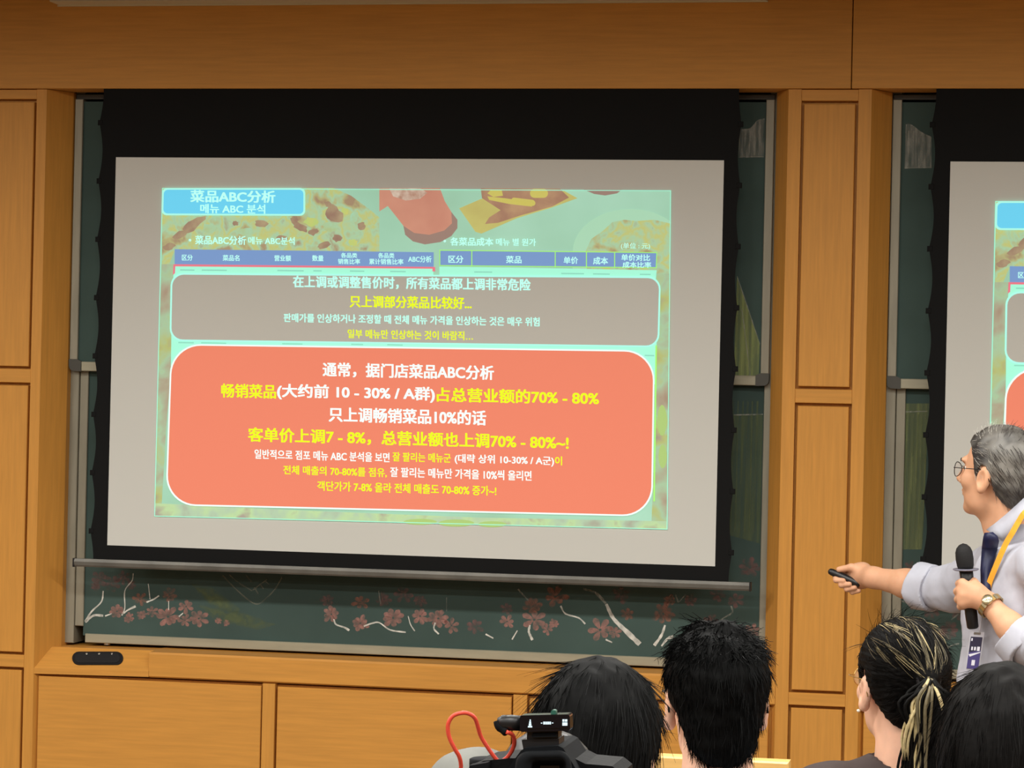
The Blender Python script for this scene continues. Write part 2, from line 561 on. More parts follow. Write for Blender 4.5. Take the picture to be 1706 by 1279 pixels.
for pts, a, b in [([(172, 984), (169, 1002), (153, 1018), (142, 1035)], 2, 3.5), ([(142, 1036), (156, 1025), (172, 1025.5)], 4, 4), ([(175, 1026), (186, 1022)], 3, 1.5),
                  ([(222, 955), (220, 967), (208, 984), (208, 1012), (203, 1025)], 1.5, 2), ([(204, 1023), (213, 1016), (226, 1009.5)], 2, 3.5),
                  ([(244, 1003), (256, 998), (265, 992)], 2.5, 2), ([(247, 972), (250, 998)], 1.2, 1.6), ([(281, 1001), (281, 1016)], 1.2, 1.2), ([(298, 1027), (305, 1021)], 2.5, 2),
                  ([(556, 1031), (560, 1040), (574, 1045), (582, 1050)], 2, 3.5), ([(606, 1043), (620, 1038), (632, 1037), (650, 1049), (676, 1053)], 2.5, 2.5),
                  ([(680, 1026), (684, 1040), (691, 1051)], 1.5, 2), ([(725, 1037), (723, 1047), (731, 1056)], 2.5, 2.5), ([(883, 1041), (881, 1052), (887, 1066)], 3, 4.5),
                  ([(934, 1009), (942, 1022), (964, 1029), (975, 1039)], 2.5, 2.5), ([(1010, 1006), (1022, 1030), (1044, 1052), (1066, 1073)], 4.5, 9),
                  ([(853, 1065), (862, 1050)], 2, 2), ([(809, 1056), (822, 1063)], 2.5, 2), ([(1108, 1041), (1102, 1058), (1090, 1075)], 3.5, 5), ([(1122, 1060), (1112, 1064), (1102, 1076)], 6, 3),
                  ([(1009, 1065), (1020, 1070)], 2.5, 2), ([(1130, 1066), (1140, 1072)], 2, 3)]:
    branch(L1, 'chalk_white', pts, a, b, Y, rnd)
for pts, a, b in [([(631, 984), (634, 1006)], 1.5, 2), ([(863, 981), (871, 990), (880, 1000)], 2.5, 2.5), ([(972, 981), (992, 987), (1010, 1006)], 3, 4.5),
                  ([(1218, 1009), (1220, 1020), (1209, 1027), (1200, 1033)], 3, 2), ([(1125, 990), (1130, 1003)], 2, 2), ([(1142, 990), (1131, 1003)], 2, 2),
                  ([(744, 995), (744, 1018)], 1.2, 1.2)]:
    branch(L1, 'chalk_faint', pts, a, b, Y, rnd)
for pts in [[(371, 958), (395, 983), (426, 1006), (447, 993), (461, 977), (470, 961)], [(382, 957), (400, 972), (420, 984)], [(421, 983), (434, 973), (447, 964)],
            [(424, 978), (430, 989)], [(433, 972), (439, 981)], [(441, 966), (447, 973)], [(410, 958), (419, 969)]]:
    branch(L1, 'chalk_grey', pts, 2.2, 2.0, Y, rnd, 'chalk_line')
for k in range(4):
    e = 1 - .22 * k
    for cx, cy, pts in ((355, 1000, [(318, 972), (352, 978), (400, 1014), (394, 1024), (350, 1008)]), (392, 1028, [(330, 1008), (398, 1018), (460, 1040), (430, 1049), (360, 1034)])):
        gh = G()
        poly(gh, [(cx + (x - cx) * e, cy + (y - cy) * e) for x, y in pts], YLW - .0002 - .0002 * k)
        gh.obj('chalk_smudge', 'chalk_smoke', L1)
# stage curtains drawn near the right edge, and the mirrored ones on the right board
gu = G()
Y = YU - .0006
poly(gu, [(1232, 216), (1250, 214), (1262, 201), (1274, 198), (1273, 262), (1230, 262)], Y)
gu.obj('chalk_curtain', 'chalk_faint', U1)
gu = G()
poly(gu, [(1228, 460), (1266, 573), (1264, 627), (1222, 629)], Y)
gu.obj('chalk_curtain', 'chalk_green', U1)
gu = G()
for pts in [[(1232, 216), (1250, 214), (1262, 201), (1274, 198)], [(1230, 262), (1272, 261)], [(1228, 460), (1247, 516), (1266, 573)], [(1236, 515), (1243, 570), (1250, 626)]]:
    branch(U1, 'chalk_faint', pts, 1.6, 1.6, Y - .0006, rnd, 'chalk_line')
for x in (1242, 1250, 1258, 1266):
    branch(U1, 'chalk_faint', [(x, 218 if x < 1255 else 208), (x - 2, 258)], 2, 1, Y - .0006, rnd, 'chalk_line')
gl = G()
Y = YLW - .0004
poly(gl, [(1215, 690), (1271, 690), (1266, 905), (1210, 890)], Y)
for x in range(1222, 1270, 8):
    branch(L1, 'chalk_haze', [(x, 668), (x - 3, 780), (x - 6, 885)], 3, 1.5, Y - .0006, rnd, 'chalk_line')
branch(L1, 'chalk_faint', [(1222, 691), (1271, 690)], 2, 2, Y - .0009, None, 'chalk_line')
gl.obj('chalk_curtain', 'chalk_haze', L1)
gu = G()
Y = YU - .0006
poly(gu, [(1509, 208), (1518, 208), (1534, 220), (1552, 229), (1552, 279), (1507, 280)], Y)
for pts in [[(1509, 208), (1518, 208), (1534, 220), (1552, 229)], [(1507, 280), (1552, 279)]]:
    branch(U2, 'chalk_faint', pts, 1.8, 1.8, Y - .0006, None, 'chalk_line')
for x in (1514, 1522, 1531, 1541):
    branch(U2, 'chalk_faint', [(x, 218 if x < 1525 else 228), (x - 1, 276)], 2.4, 1.2, Y - .0006, None, 'chalk_line')
gu.obj('chalk_curtain', 'chalk_faint', U2)
gu = G()
Y = YLW - .0004
poly(gu, [(1505, 672), (1548, 672), (1536, 915), (1498, 915)], Y)
for x in range(1509, 1546, 7):
    branch(L2, 'chalk_haze', [(x, 690), (x - 3, 800), (x - 8, 912)], 2.5, 1.2, Y - .0006, rnd, 'chalk_line')
branch(L2, 'chalk_faint', [(1503, 686), (1545, 685)], 2, 2, Y - .0009, None, 'chalk_line')
for x, y, r in [(1525, 1005, 15), (1552, 1020, 17), (1580, 1050, 18), (1560, 1065, 14), (1535, 1040, 13), (1600, 1020, 15), (1515, 945, 12), (1518, 970, 12)]:
    flower(L2, 'chalk_dim', x, y, r, Y, rnd)
gu.obj('chalk_curtain', 'chalk_olive', L2)
for pts in [[(1585, 1032), (1597, 1022), (1604, 1012)], [(1575, 1080), (1588, 1074), (1598, 1072)], [(1500, 1000), (1510, 1004)]]:
    branch(L2, 'chalk_faint', pts, 2, 2.5, Y - .001, rnd)


# ------------------------------------------------------------------ projection screens and the projected slide
def glow(name, col, lit=0.74, noise=None, base=0.42):
    """colour of projected light on the white cloth: the cloth's own reflection plus the light thrown on it"""
    m, nt, b = newmat(name)
    c = lin(col)
    b.inputs['Base Color'].default_value = tuple(v * base for v in c[:3]) + (1,)
    b.inputs['Roughness'].default_value = 0.9
    b.inputs['Specular IOR Level'].default_value = 0.0
    b.inputs['Emission Color'].default_value = c
    b.inputs['Emission Strength'].default_value = lit
    if noise:
        cols, scale = noise
        tc = nt.nodes.new('ShaderNodeTexCoord')
        nz = nt.nodes.new('ShaderNodeTexNoise')
        nz.inputs['Scale'].default_value = scale
        nz.inputs['Detail'].default_value = 3.5
        nz.inputs['Distortion'].default_value = 0.25
        rp = nt.nodes.new('ShaderNodeValToRGB')
        e = rp.color_ramp.elements
        while len(e) < len(cols):
            e.new(0.5)
        for i, cc in enumerate(cols):
            e[i].position = 0.32 + 0.36 * i / (len(cols) - 1)
            e[i].color = lin(cc)
        nt.links.new(tc.outputs['Object'], nz.inputs['Vector'])
        nt.links.new(nz.outputs[0], rp.inputs[0])
        nt.links.new(rp.outputs[0], b.inputs['Emission Color'])
        mx = nt.nodes.new('ShaderNodeMixRGB')
        mx.blend_type = 'MULTIPLY'
        mx.inputs[0].default_value = 1
        mx.inputs[2].default_value = (base, base, base, 1)
        nt.links.new(rp.outputs[0], mx.inputs[1])
        nt.links.new(mx.outputs[0], b.inputs['Base Color'])
    return m


PIZZA = [(166, 142, 114), (182, 180, 128), (170, 206, 168), (194, 198, 124), (172, 204, 166), (170, 150, 118)]
M['s_cyan'] = glow('slide_cyan_box', (112, 214, 248))
M['s_rim'] = glow('slide_pale_cyan_rim', (176, 255, 238))
M['s_white'] = glow('slide_white_text', (238, 255, 250))
M['s_text'] = glow('slide_cyan_text', (196, 255, 242))
M['s_yellow'] = glow('slide_yellow_text', (232, 246, 44))
M['s_red'] = glow('slide_red_box', (244, 140, 112), .64)
M['s_blue'] = glow('slide_blue_band', (124, 156, 206))
M['s_line'] = glow('slide_green_rule', (168, 246, 120))
M['s_pink'] = glow('slide_pink_rule', (236, 124, 140))
M['s_strip'] = glow('slide_pale_rows', (168, 250, 220))
M['s_mark'] = glow('slide_faint_row_text', (146, 216, 194))
M['s_aqua'] = glow('slide_table_photo', (164, 208, 180), noise=([(152, 190, 160), (160, 206, 178), (170, 216, 190)], 2.0))
M['s_pizza'] = glow('slide_pizza_photo', (170, 170, 120), noise=(PIZZA, 13.0))
M['s_side'] = glow('slide_dim_photo', (170, 170, 140), noise=([(165, 140, 120), (172, 165, 140), (168, 196, 160), (180, 186, 120), (166, 150, 136)], 7.0))
M['s_foot'] = glow('slide_foot_photo', (180, 196, 170), noise=([(168, 170, 150), (176, 200, 170), (186, 214, 160), (170, 160, 145)], 10.0))
M['s_cup'] = glow('slide_red_drink', (206, 146, 124), noise=([(198, 136, 116), (212, 154, 130)], 5.0))
M['s_cupdark'] = glow('slide_drink_base', (158, 132, 120))
M['s_crust'] = glow('slide_crust', (166, 138, 116), noise=([(154, 124, 106), (176, 156, 124)], 22.0))
M['s_cheese'] = glow('slide_cheese', (192, 206, 118), noise=([(184, 208, 124), (204, 204, 118)], 20.0))
M['s_sauce'] = glow('slide_pale_cheese', (170, 210, 176), noise=([(176, 196, 142), (166, 214, 184)], 20.0))
M['s_foam'] = glow('slide_ice', (196, 170, 152), noise=([(180, 140, 120), (214, 196, 178)], 40))
M['s_wood'] = glow('slide_serving_board', (200, 194, 116), noise=([(192, 182, 110), (206, 204, 122)], 6.0))
M['s_dog'] = glow('slide_sausage', (174, 136, 112), noise=([(162, 122, 102), (186, 150, 116)], 14.0))
M['s_bun'] = glow('slide_bun', (206, 196, 104))
M['s_plate'] = glow('slide_plate', (172, 218, 186))
M['s_green'] = glow('slide_salad', (172, 200, 122))
M['s_grey'] = M['screen']

Y0 = -0.0030      # front of the white cloth


def slope(y):
    return (y - 150.0) / 22700.0


def quad_px(x0, x1, y0, y1):
    """straight box in the slide given at its left edge; the rows follow the slide's own horizontals"""
    return [(x0, y0), (x1, y0 + (x1 - x0) * slope(y0)), (x1 - (y1 - y0) * .003, y1 + (x1 - x0) * slope(y1)), (x0 - (y1 - y0) * .003, y1)]


def rounded(c, r, n=6):
    """c: 4 corner points clockwise from top-left, r radius in px"""
    out = []
    c = [np.array(p, float) for p in c]
    for i in range(4):
        p, a, b = c[i], c[i - 1], c[(i + 1) % 4]
        u = (a - p) / np.linalg.norm(a - p)
        w = (b - p) / np.linalg.norm(b - p)
        for k in range(n + 1):
            t = k / n * math.pi / 2
            out.append(tuple(p + u * r * (1 - math.sin(t)) + w * r * (1 - math.cos(t))))
    return out


TEXTS = []


def text(parent, body, x0, x1, y0, y1, mat, Y, bold=0.030, name='lettering'):
    """words fitted between picture columns x0..x1, rows y0..y1 at the middle of the line; built together in set_type()"""
    TEXTS.append((parent, body, x0, x1, y0, y1, mat, Y, bold, name))


def set_type():
    obs = []
    for t in TEXTS:
        cu = bpy.data.curves.new('t', 'FONT')
        cu.body = t[1]
        cu.resolution_u = 3
        o = bpy.data.objects.new('t', cu)
        COL.objects.link(o)
        obs.append(o)
    dg = bpy.context.evaluated_depsgraph_get()
    for o, (parent, body, x0, x1, y0, y1, mat, Y, bold, name) in zip(obs, TEXTS):
        me = bpy.data.meshes.new_from_object(o.evaluated_get(dg))
        v = np.array([p.co[:] for p in me.vertices])
        f = [list(p.vertices) for p in me.polygons]
        bpy.data.meshes.remove(me)
        V, Fs = [], []
        for ddx, ddy in ((-1, -.6), (1, -.6), (-1, .6), (1, .6)):       # heavier strokes
            b = len(v) * len(V)
            V.append(v + np.array([ddx * bold, ddy * bold, 0]))
            Fs += [[i + b for i in q] for q in f]
        v, f = np.concatenate(V), Fs
        lo, hi = v.min(0), v.max(0)
        X = x0 + (v[:, 0] - lo[0]) / (hi[0] - lo[0]) * (x1 - x0)
        yy = y1 + (v[:, 1] - lo[1]) / (hi[1] - lo[1]) * (y0 - y1)
        py = yy + (X - (x0 + x1) / 2) * (yy - 150.0) / 22700.0
        d = FW + np.outer((X - W / 2) / F, RT) - np.outer((py - H / 2) / F, UP)
        mesh_obj(name, CAM + d * ((Y - CAM[1]) / d[:, 1])[:, None], f, mat, parent)
    for o in obs:
        bpy.data.objects.remove(o)


def flat(parent, name, pts, mat, Y):
    g = G()
    poly(g, pts, Y)
    return g.obj(name, mat, parent)


def ring(parent, name, outer, inner, mat, Y):
    g = G()
    n = len(outer)
    g.add([at(x, y, Y) for x, y in outer] + [at(x, y, Y) for x, y in inner],
          [(i, (i + 1) % n, (i + 1) % n + n, i + n) for i in range(n)])
    return g.obj(name, mat, parent)


def shrink(c, d):
    (a, b, e, f_) = [np.array(p, float) for p in c]
    return [(a[0] + d, a[1] + d), (b[0] - d, b[1] + d), (e[0] - d, e[1] - d), (f_[0] + d, f_[1] - d)]


def screen(dx, label, label2):
    t = thing('projection_screen', label, 'screen', (dx - 2.12, -0.001, 1.11), 'projection screens')
    # black border with scalloped tab-tensioned edges
    L, Rr = [], []
    z = 2.762
    zs = np.linspace(2.762, 1.139, 82)
    for z in zs:
        ph = ((z - 1.235) / 0.2) % 1.0
        bow = math.sin(math.pi * ph)
        L.append((dx - 3.226 + 0.013 * bow, z))
        Rr.append((dx - 1.018 - 0.010 * bow, z))
    g = G()
    n = len(zs)
    for Yk in (-0.002, 0.0):
        g.v += [(x, Yk, z) for x, z in L] + [(x, Yk, z) for x, z in Rr]
    for i in range(n - 1):
        g.f.append([i, i + 1, n + i + 1, n + i])
        g.f.append([2 * n + i, 3 * n + i, 3 * n + i + 1, 2 * n + i + 1])
        g.f.append([i, 2 * n + i, 2 * n + i + 1, i + 1])
        g.f.append([n + i, n + i + 1, 3 * n + i + 1, 3 * n + i])
    g.f.append([n - 1, 3 * n - 1, 4 * n - 1, 2 * n - 1])
    g.obj('border', 'black', t)
    for k in range(8):
        zz = 1.235 + 0.2 * k
        for xx, s_ in ((dx - 3.226, -1), (dx - 1.018, 1)):
            G().box(xx - .006 if s_ < 0 else xx - .012, xx + .012 if s_ < 0 else xx + .006, -.004, .002, zz - .009, zz + .009, .002).obj('tab', 'black', t)
    # white projection surface
    G().box(dx - 3.1635, dx - 1.0725, -.003, -.002, 1.1885, 2.5165).obj('projection_surface', 'screen', t)
    # weight bar at the lower hem
    g = G()
    a, b = dx - 3.277, dx - 0.9575
    prof = [(-.016, 1.118), (-.018, 1.130), (-.014, 1.140), (.008, 1.140), (.010, 1.118), (.006, 1.1125), (-.012, 1.1125)]
    m = len(prof)
    g.add([(x, y_, z_) for x in (a, b) for y_, z_ in prof], [list(range(m)), list(range(m, 2 * m))[::-1]] + [(i, i + m, (i + 1) % m + m, (i + 1) % m) for i in range(m)])
    br = g.obj('weight_bar', 'bar', t)
    G().box(b, b + .005, -.019, .011, 1.111, 1.141, .001).obj('end_cap', 'blackplastic', br)
    G().box(a - .005, a, -.019, .011, 1.111, 1.141, .001).obj('end_cap', 'blackplastic', br)
    return t


S1 = screen(0, 'projection screen on the left showing the whole red and grey slide', '')
S2 = screen(PER, 'projection screen cut off by the right edge, behind the presenter', '')


def slide(parent):
    Y = [Y0]

    def nxt():
        Y[0] -= 0.0003
        return Y[0]
    full = [(270, 313), (1118, 317), (1112, 882), (257, 860)]
    sl = flat(parent, 'slide', full, 's_aqua', nxt())
    # photographs in the slide's background
    flat(sl, 'slide_photo', [(270, 313), (556, 313), (585, 326), (612, 346), (632, 362), (632, 420), (290, 420), (270, 470)], 's_pizza', nxt())
    rb_ = random.Random(2)
    for cx, cy, rx, ry, an_, mt in ((322, 374, 22, 9, -.6, 's_crust'), (298, 392, 14, 6, -.5, 's_crust'), (436, 373, 12, 6, .2, 's_crust'), (392, 372, 5, 4, 0, 's_crust'), (490, 366, 7, 6, 0, 's_crust'),
                                    (556, 356, 17, 13, .7, 's_crust'), (548, 341, 9, 5, .5, 's_crust'), (500, 378, 15, 7, .5, 's_crust'), (522, 386, 10, 6, -.4, 's_crust'), (602, 376, 7, 7, 0, 's_crust'),
                                    (562, 396, 9, 7, 0, 's_crust'), (540, 408, 13, 5, -.3, 's_crust'), (470, 396, 11, 5, .2, 's_crust'), (282, 410, 12, 6, -.3, 's_crust'),
                                    (518, 369, 12, 8, .2, 's_cheese'), (588, 404, 9, 6, 0, 's_cheese'), (575, 352, 6, 6, 0, 's_cheese'), (450, 352, 14, 5, .1, 's_cheese'), (350, 380, 14, 8, 0, 's_sauce'), (408, 386, 13, 7, 0, 's_sauce'), (552, 378, 14, 9, 0, 's_sauce'), (590, 362, 6, 12, .3, 's_sauce')):
        pts = []
        for a in np.linspace(0, 2 * math.pi, 15)[:-1]:
            k = rb_.uniform(.72, 1.15)
            u_, w_ = rx * k * math.cos(a), ry * k * math.sin(a)
            pts.append((cx + u_ * math.cos(an_) - w_ * math.sin(an_), cy + u_ * math.sin(an_) + w_ * math.cos(an_)))
        flat(sl, 'slide_photo', [(max(x, 271), y) for x, y in pts], mt, Y[0] - .00015)
    flat(sl, 'slide_photo', [(269, 440), (291, 440), (285, 560), (286, 600), (278, 700), (268, 862), (257, 860)], 's_side', nxt())
    flat(sl, 'slide_photo', [(1094, 440), (1117, 440), (1112, 882), (1085, 881), (1092, 700)], 's_side', Y[0])
    flat(sl, 'slide_photo', [(258, 838), (500, 850), (800, 862), (1112, 868), (1112, 882), (257, 860)], 's_foot', nxt())
    for cx, cy, rx, ry in ((700, 869, 28, 5), (760, 871, 30, 6), (820, 873, 24, 5), (1103, 700, 8, 26), (1104, 760, 7, 20)):
        flat(sl, 'slide_photo', [(cx + rx * math.cos(a), cy + ry * math.sin(a)) for a in np.linspace(0, 6.0, 14)], 's_green', Y[0] - .0001)
    nxt()
    cup = [(632, 313.5), (733, 313.5), (741, 335), (752, 353), (762, 366), (762, 380), (752, 393), (734, 403), (708, 407), (688, 402), (675, 391), (672, 376), (658, 358), (646, 343), (632, 352)]
    flat(sl, 'slide_photo', cup, 's_cup', nxt())
    flat(sl, 'slide_photo', [(762, 366), (762, 380), (752, 393), (734, 403), (708, 407), (688, 402), (675, 391), (672, 376), (690, 388), (715, 391), (740, 384), (753, 372), (752, 353)], 's_cupdark', nxt())
    flat(sl, 'slide_photo', [(648, 313.5), (700, 313.5), (712, 321), (700, 331), (676, 334), (655, 327)], 's_foam', Y[0])
    flat(sl, 'slide_photo', [(765, 347), (802, 331), (940, 318), (962, 330), (918, 346), (862, 363), (802, 389), (792, 386)], 's_wood', nxt())
    flat(sl, 'slide_photo', [(801, 313.7), (933, 314.5), (948, 329), (920, 344), (870, 358), (830, 371), (808, 373), (815, 362), (834, 350), (803, 330)], 's_dog', nxt())
    flat(sl, 'slide_photo', pill(872, 336, 20, 5, slope=.12), 's_bun', nxt())
    flat(sl, 'slide_photo', [(812, 327), (840, 330), (890, 337), (886, 344), (850, 340), (815, 333)], 's_bun', Y[0])
    flat(sl, 'slide_photo', pill(898, 322, 15, 7.5), 's_bun', Y[0])
    flat(sl, 'slide_photo', [(818, 316), (836, 317), (838, 326), (822, 328), (812, 322)], 's_bun', Y[0])
    flat(sl, 'slide_photo', [(972, 315.5), (1036, 316), (1028, 322), (1008, 325.5), (990, 323)], 's_cupdark', Y[0])
    pl = [(1050 + 96 * math.cos(a), 420 + 72 * math.sin(a)) for a in np.linspace(math.pi, 1.75 * math.pi, 16)]
    flat(sl, 'slide_photo', pl + [(1117, 378), (1116, 456), (954, 452)], 's_plate', Y[0])
    flat(sl, 'slide_photo', [(975, 420), (985, 398), (1005, 384), (1020, 370), (1040, 366), (1060, 368), (1090, 366), (1116, 372), (1115, 456), (978, 452)], 's_pizza', nxt())
    # white rows behind the boxes
    flat(sl, 'slide_table', [(290, 443), (722, 447), (722, 470), (288, 470)], 's_strip', nxt())
    flat(sl, 'slide_table', [(732, 444), (1094, 450), (1092, 470), (732, 470)], 's_strip', Y[0])
    flat(sl, 'slide_table', [(286, 545), (1094, 556), (1093, 640), (284, 640)], 's_strip', Y[0])
    ring(sl, 'slide_edge', full, shrink(full, 1.3), 's_strip', nxt())
    y_ = nxt()
    flat(sl, 'slide_rule', [(1092, 575), (1094.5, 575), (1091, 835), (1088.5, 835)], 's_line', y_)
    for x, w, yy in ((300, 24, 449.5), (336, 42, 449.7), (462, 44, 450.5), (522, 14, 451), (583, 24, 451.4), (650, 26, 452)):
        flat(sl, 'slide_row_text', quad_px(x, x + w, yy - 1.1, yy + 1.1), 's_mark', y_)
    for x, w, yy in ((790, 30, 453), (935, 38, 455.5), (988, 28, 456.3), (1066, 18, 457), (297, 26, 570.5), (335, 42, 571), (470, 34, 572.5), (585, 20, 573.5), (645, 26, 574.3), (1074, 16, 592)):
        flat(sl, 'slide_row_text', quad_px(x, x + w, yy - 1.2, yy + 1.0), 's_mark', y_)
    # table heads
    b = quad_px(291, 722.5, 415, 440.5)
    flat(sl, 'slide_table', b, 's_blue', nxt())
    flat(sl, 'slide_rule', [(289, 440), (725, 444.5), (725, 452), (720.5, 452), (720.5, 447.5), (292, 443.5), (291.5, 455), (288, 458)], 's_pink', nxt())
    b = [(732, 416), (1095, 420), (1094, 446.5), (732, 443)]
    flat(sl, 'slide_table', b, 's_blue', Y[0])
    y_ = nxt()
    ring(sl, 'slide_rule', b, shrink(b, 1.5), 's_line', y_)
    for x in (786, 925, 977, 1024):
        dy = (x - 732) * .0105
        flat(sl, 'slide_rule', [(x - .8, 416 + dy), (x + .8, 416 + dy), (x + .8, 443.5 + dy), (x - .8, 443.5 + dy)], 's_line', y_)
    y_ = nxt()
    T = lambda *a, **k: text(sl, *a, **k)
    for bd, x0, x1, y0, y1 in [('区分', 303, 321, 424, 434), ('菜品名', 371, 399, 424.5, 434.5), ('营业额', 457, 485, 425, 435), ('数量', 520, 539, 425, 435),
                               ('各品类', 568, 595, 421, 429.5), ('销售比率', 563, 600, 431, 440), ('各品类', 630, 657, 421, 430), ('累计销售比率', 615, 672, 431, 440.5), ('ABC分析', 680, 719, 426, 437),
                               ('区分', 747, 772, 425.5, 438), ('菜品', 843, 869, 426, 438.5), ('单价', 939, 963, 427.5, 439.5), ('成本', 988, 1013, 428, 440.5), ('单价对比', 1035, 1083, 423.5, 434.5), ('成本比率', 1037, 1085, 436, 446)]:
        T(bd, x0, x1, y0, y1, 's_text', y_, bold=.024)
    T('菜品ABC分析', 325, 410, 392.5, 407.5, 's_text', y_)
    T('메뉴 ABC분석', 413.5, 491, 394.5, 407.5, 's_text', y_, bold=.024)
    T('各菜品成本', 750, 822, 395.5, 409.5, 's_text', y_)
    T('메뉴 별 원가', 826, 893, 397, 409.5, 's_text', y_, bold=.024)
    T('(单位 : 元)', 1034.5, 1083, 404.5, 415.5, 's_text', y_, bold=.008)
    for x, yy in ((316.5, 400), (741, 401.5)):
        flat(sl, 'bullet', [(x + 2.3 * math.cos(a), yy + 2.3 * math.sin(a)) for a in np.linspace(0, 5.5, 8)], 's_text', y_)
    # title box
    tb = [(270, 313), (508.5, 313), (508.5, 359.5), (269, 358.5)]
    flat(sl, 'slide_title_box', rounded(tb, 9), 's_rim', nxt())
    flat(sl, 'slide_title_box', rounded(shrink(tb, 3), 7), 's_cyan', nxt())
    y_ = nxt()
    T('菜品ABC分析', 317, 459, 317, 337.5, 's_text', y_)
    T('메뉴 ABC 분석', 333.5, 442, 340, 355.5, 's_text', y_, bold=.024)
    # grey box: the projector throws no light here
    gb = [(284.5, 454.5), (1101, 460.5), (1098, 578.5), (282.5, 568)]
    flat(sl, 'slide_box', rounded(gb, 21), 's_rim', nxt())
    flat(sl, 'slide_box', rounded(shrink(gb, 2.8), 19), 's_grey', nxt())
    y_ = nxt()
    T('在上调或调整售价时，所有菜品都上调非常危险', 488, 884, 461.5, 482, 's_text', y_)
    T('只上调部分菜品比较好...', 582.5, 786, 493, 513.5, 's_yellow', y_)
    T('판매가를 인상하거나 조정할 때 전체 메뉴 가격을 인상하는 것은 매우 위험', 472.5, 899, 525, 540, 's_text', y_, bold=.024)
    T('일부 메뉴만 인상하는 것이 바람직…', 579, 788, 550, 565, 's_yellow', y_, bold=.024)
    # red box
    rb = [(284.5, 572.5), (1091, 583.5), (1087, 860.5), (275.5, 841.5)]
    flat(sl, 'slide_box', rounded(rb, 50, 10), 's_white', nxt())
    flat(sl, 'slide_box', rounded(shrink(rb, 2.6), 48, 10), 's_red', nxt())
    y_ = nxt()
    T('通常，据门店菜品ABC分析', 537.5, 823, 606, 630.5, 's_white', y_)
    T('畅销菜品', 368.5, 460, 639.5, 663, 's_yellow', y_)
    T('(大约前 10 - 30% / A群)', 461.5, 724.5, 641.5, 668, 's_white', y_)
    T('占总营业额的70% - 80%', 727.5, 998, 648, 672, 's_yellow', y_)
    T('只上调畅销菜品10%的话', 547.5, 810, 680.5, 705.5, 's_white', y_)
    T('客单价上调7 - 8%，总营业额也上调70% - 80%~!', 413, 947.5, 718, 743, 's_yellow', y_)
    T('일반적으로 점포 메뉴 ABC 분석을 보면', 424, 649, 751, 767, 's_white', y_, bold=.024)
    T('잘 팔리는 메뉴군', 654, 751, 754, 769.5, 's_yellow', y_, bold=.024)
    T('(대략 상위 10-30% / A군)', 757.5, 923, 758, 775, 's_white', y_, bold=.024)
    T('이', 924.5, 936.5, 760, 775, 's_yellow', y_, bold=.024)
    T('전체 매출의 70-80%를 점유,', 472, 644.5, 777, 793, 's_yellow', y_, bold=.024)
    T('잘 팔리는 메뉴만 가격을 10%씩 올리면', 650, 885.5, 781, 797.5, 's_white', y_, bold=.024)
    T('객단가가 7-8% 올라 전체 매출도 70-80% 증가~!', 528.5, 827, 805, 821.5, 's_yellow', y_, bold=.024)
    return sl


SL1 = slide(S1)
set_type()


def copy_tree(o, parent, off=(0, 0, 0)):
    c = o.copy()
    COL.objects.link(c)
    c.parent = parent
    c.location = Vector(o.location) + Vector(off)
    for ch in list(o.children):
        copy_tree(ch, c)
    return c


copy_tree(SL1, S2, (2.799 - PER, 0, -0.022))


# ------------------------------------------------------------------ smooth solid modelling for people
def nrmz(v):
    v = np.array(v, float)
    return v / (np.linalg.norm(v) + 1e-12)


def vlen(q):
    return np.sqrt(np.einsum('...i,...i->...', q, q))


def d_cap(P, a, b, ra, rb):
    a = np.array(a, P.dtype); b = np.array(b, P.dtype)
    ab = b - a
    q = P - a
    t = np.clip((q @ ab) / (ab @ ab + 1e-12), 0, 1)
    return vlen(q - t[..., None] * ab) - (P.dtype.type(ra) + P.dtype.type(rb - ra) * t)


def d_ell(P, c, r, R=None):
    q = P - np.array(c, P.dtype)
    if R is not None:
        q = q @ np.array(R, P.dtype)            # columns of R are the local axes
    q = q / np.array(r, P.dtype)
    k0 = vlen(q)
    k1 = vlen(q / np.array(r, P.dtype)) + P.dtype.type(1e-9)
    return k0 * (k0 - 1) / k1


def smin(a, b, k):
    h = np.clip(0.5 + 0.5 * (b - a) / k, 0, 1)
    return b + (a - b) * h - k * h * (1 - h)


def smax(a, b, k):
    return -smin(-a, -b, k)


def union(P, prims, k=0.02):
    """prims: ('c', a, b, ra, rb[, k]) ('e', c, r, R[, k]) ; a leading '-' carves"""
    d = np.full(P.shape[:-1], 1e3, P.dtype)
    lo = P.reshape(-1, 3).min(0) - .07
    hi = P.reshape(-1, 3).max(0) + .07
    for p in prims:
        kind = p[0]
        if kind[-1] == 'c':
            r_ = max(p[3], p[4])
            if (np.maximum(p[1], p[2]) + r_ < lo).any() or (np.minimum(p[1], p[2]) - r_ > hi).any():
                continue
        else:
            r_ = max(p[2])
            if (np.array(p[1]) + r_ < lo).any() or (np.array(p[1]) - r_ > hi).any():
                continue
        neg = kind[0] == '-'
        kk = k
        if kind[-1] == 'c':
            q = d_cap(P, *p[1:5])
            if len(p) > 5:
                kk = p[5]
        else:
            q = d_ell(P, p[1], p[2], p[3] if len(p) > 3 else None)
            if len(p) > 4:
                kk = p[4]
        d = smax(d, -q, kk) if neg else smin(d, q, kk)
    return d


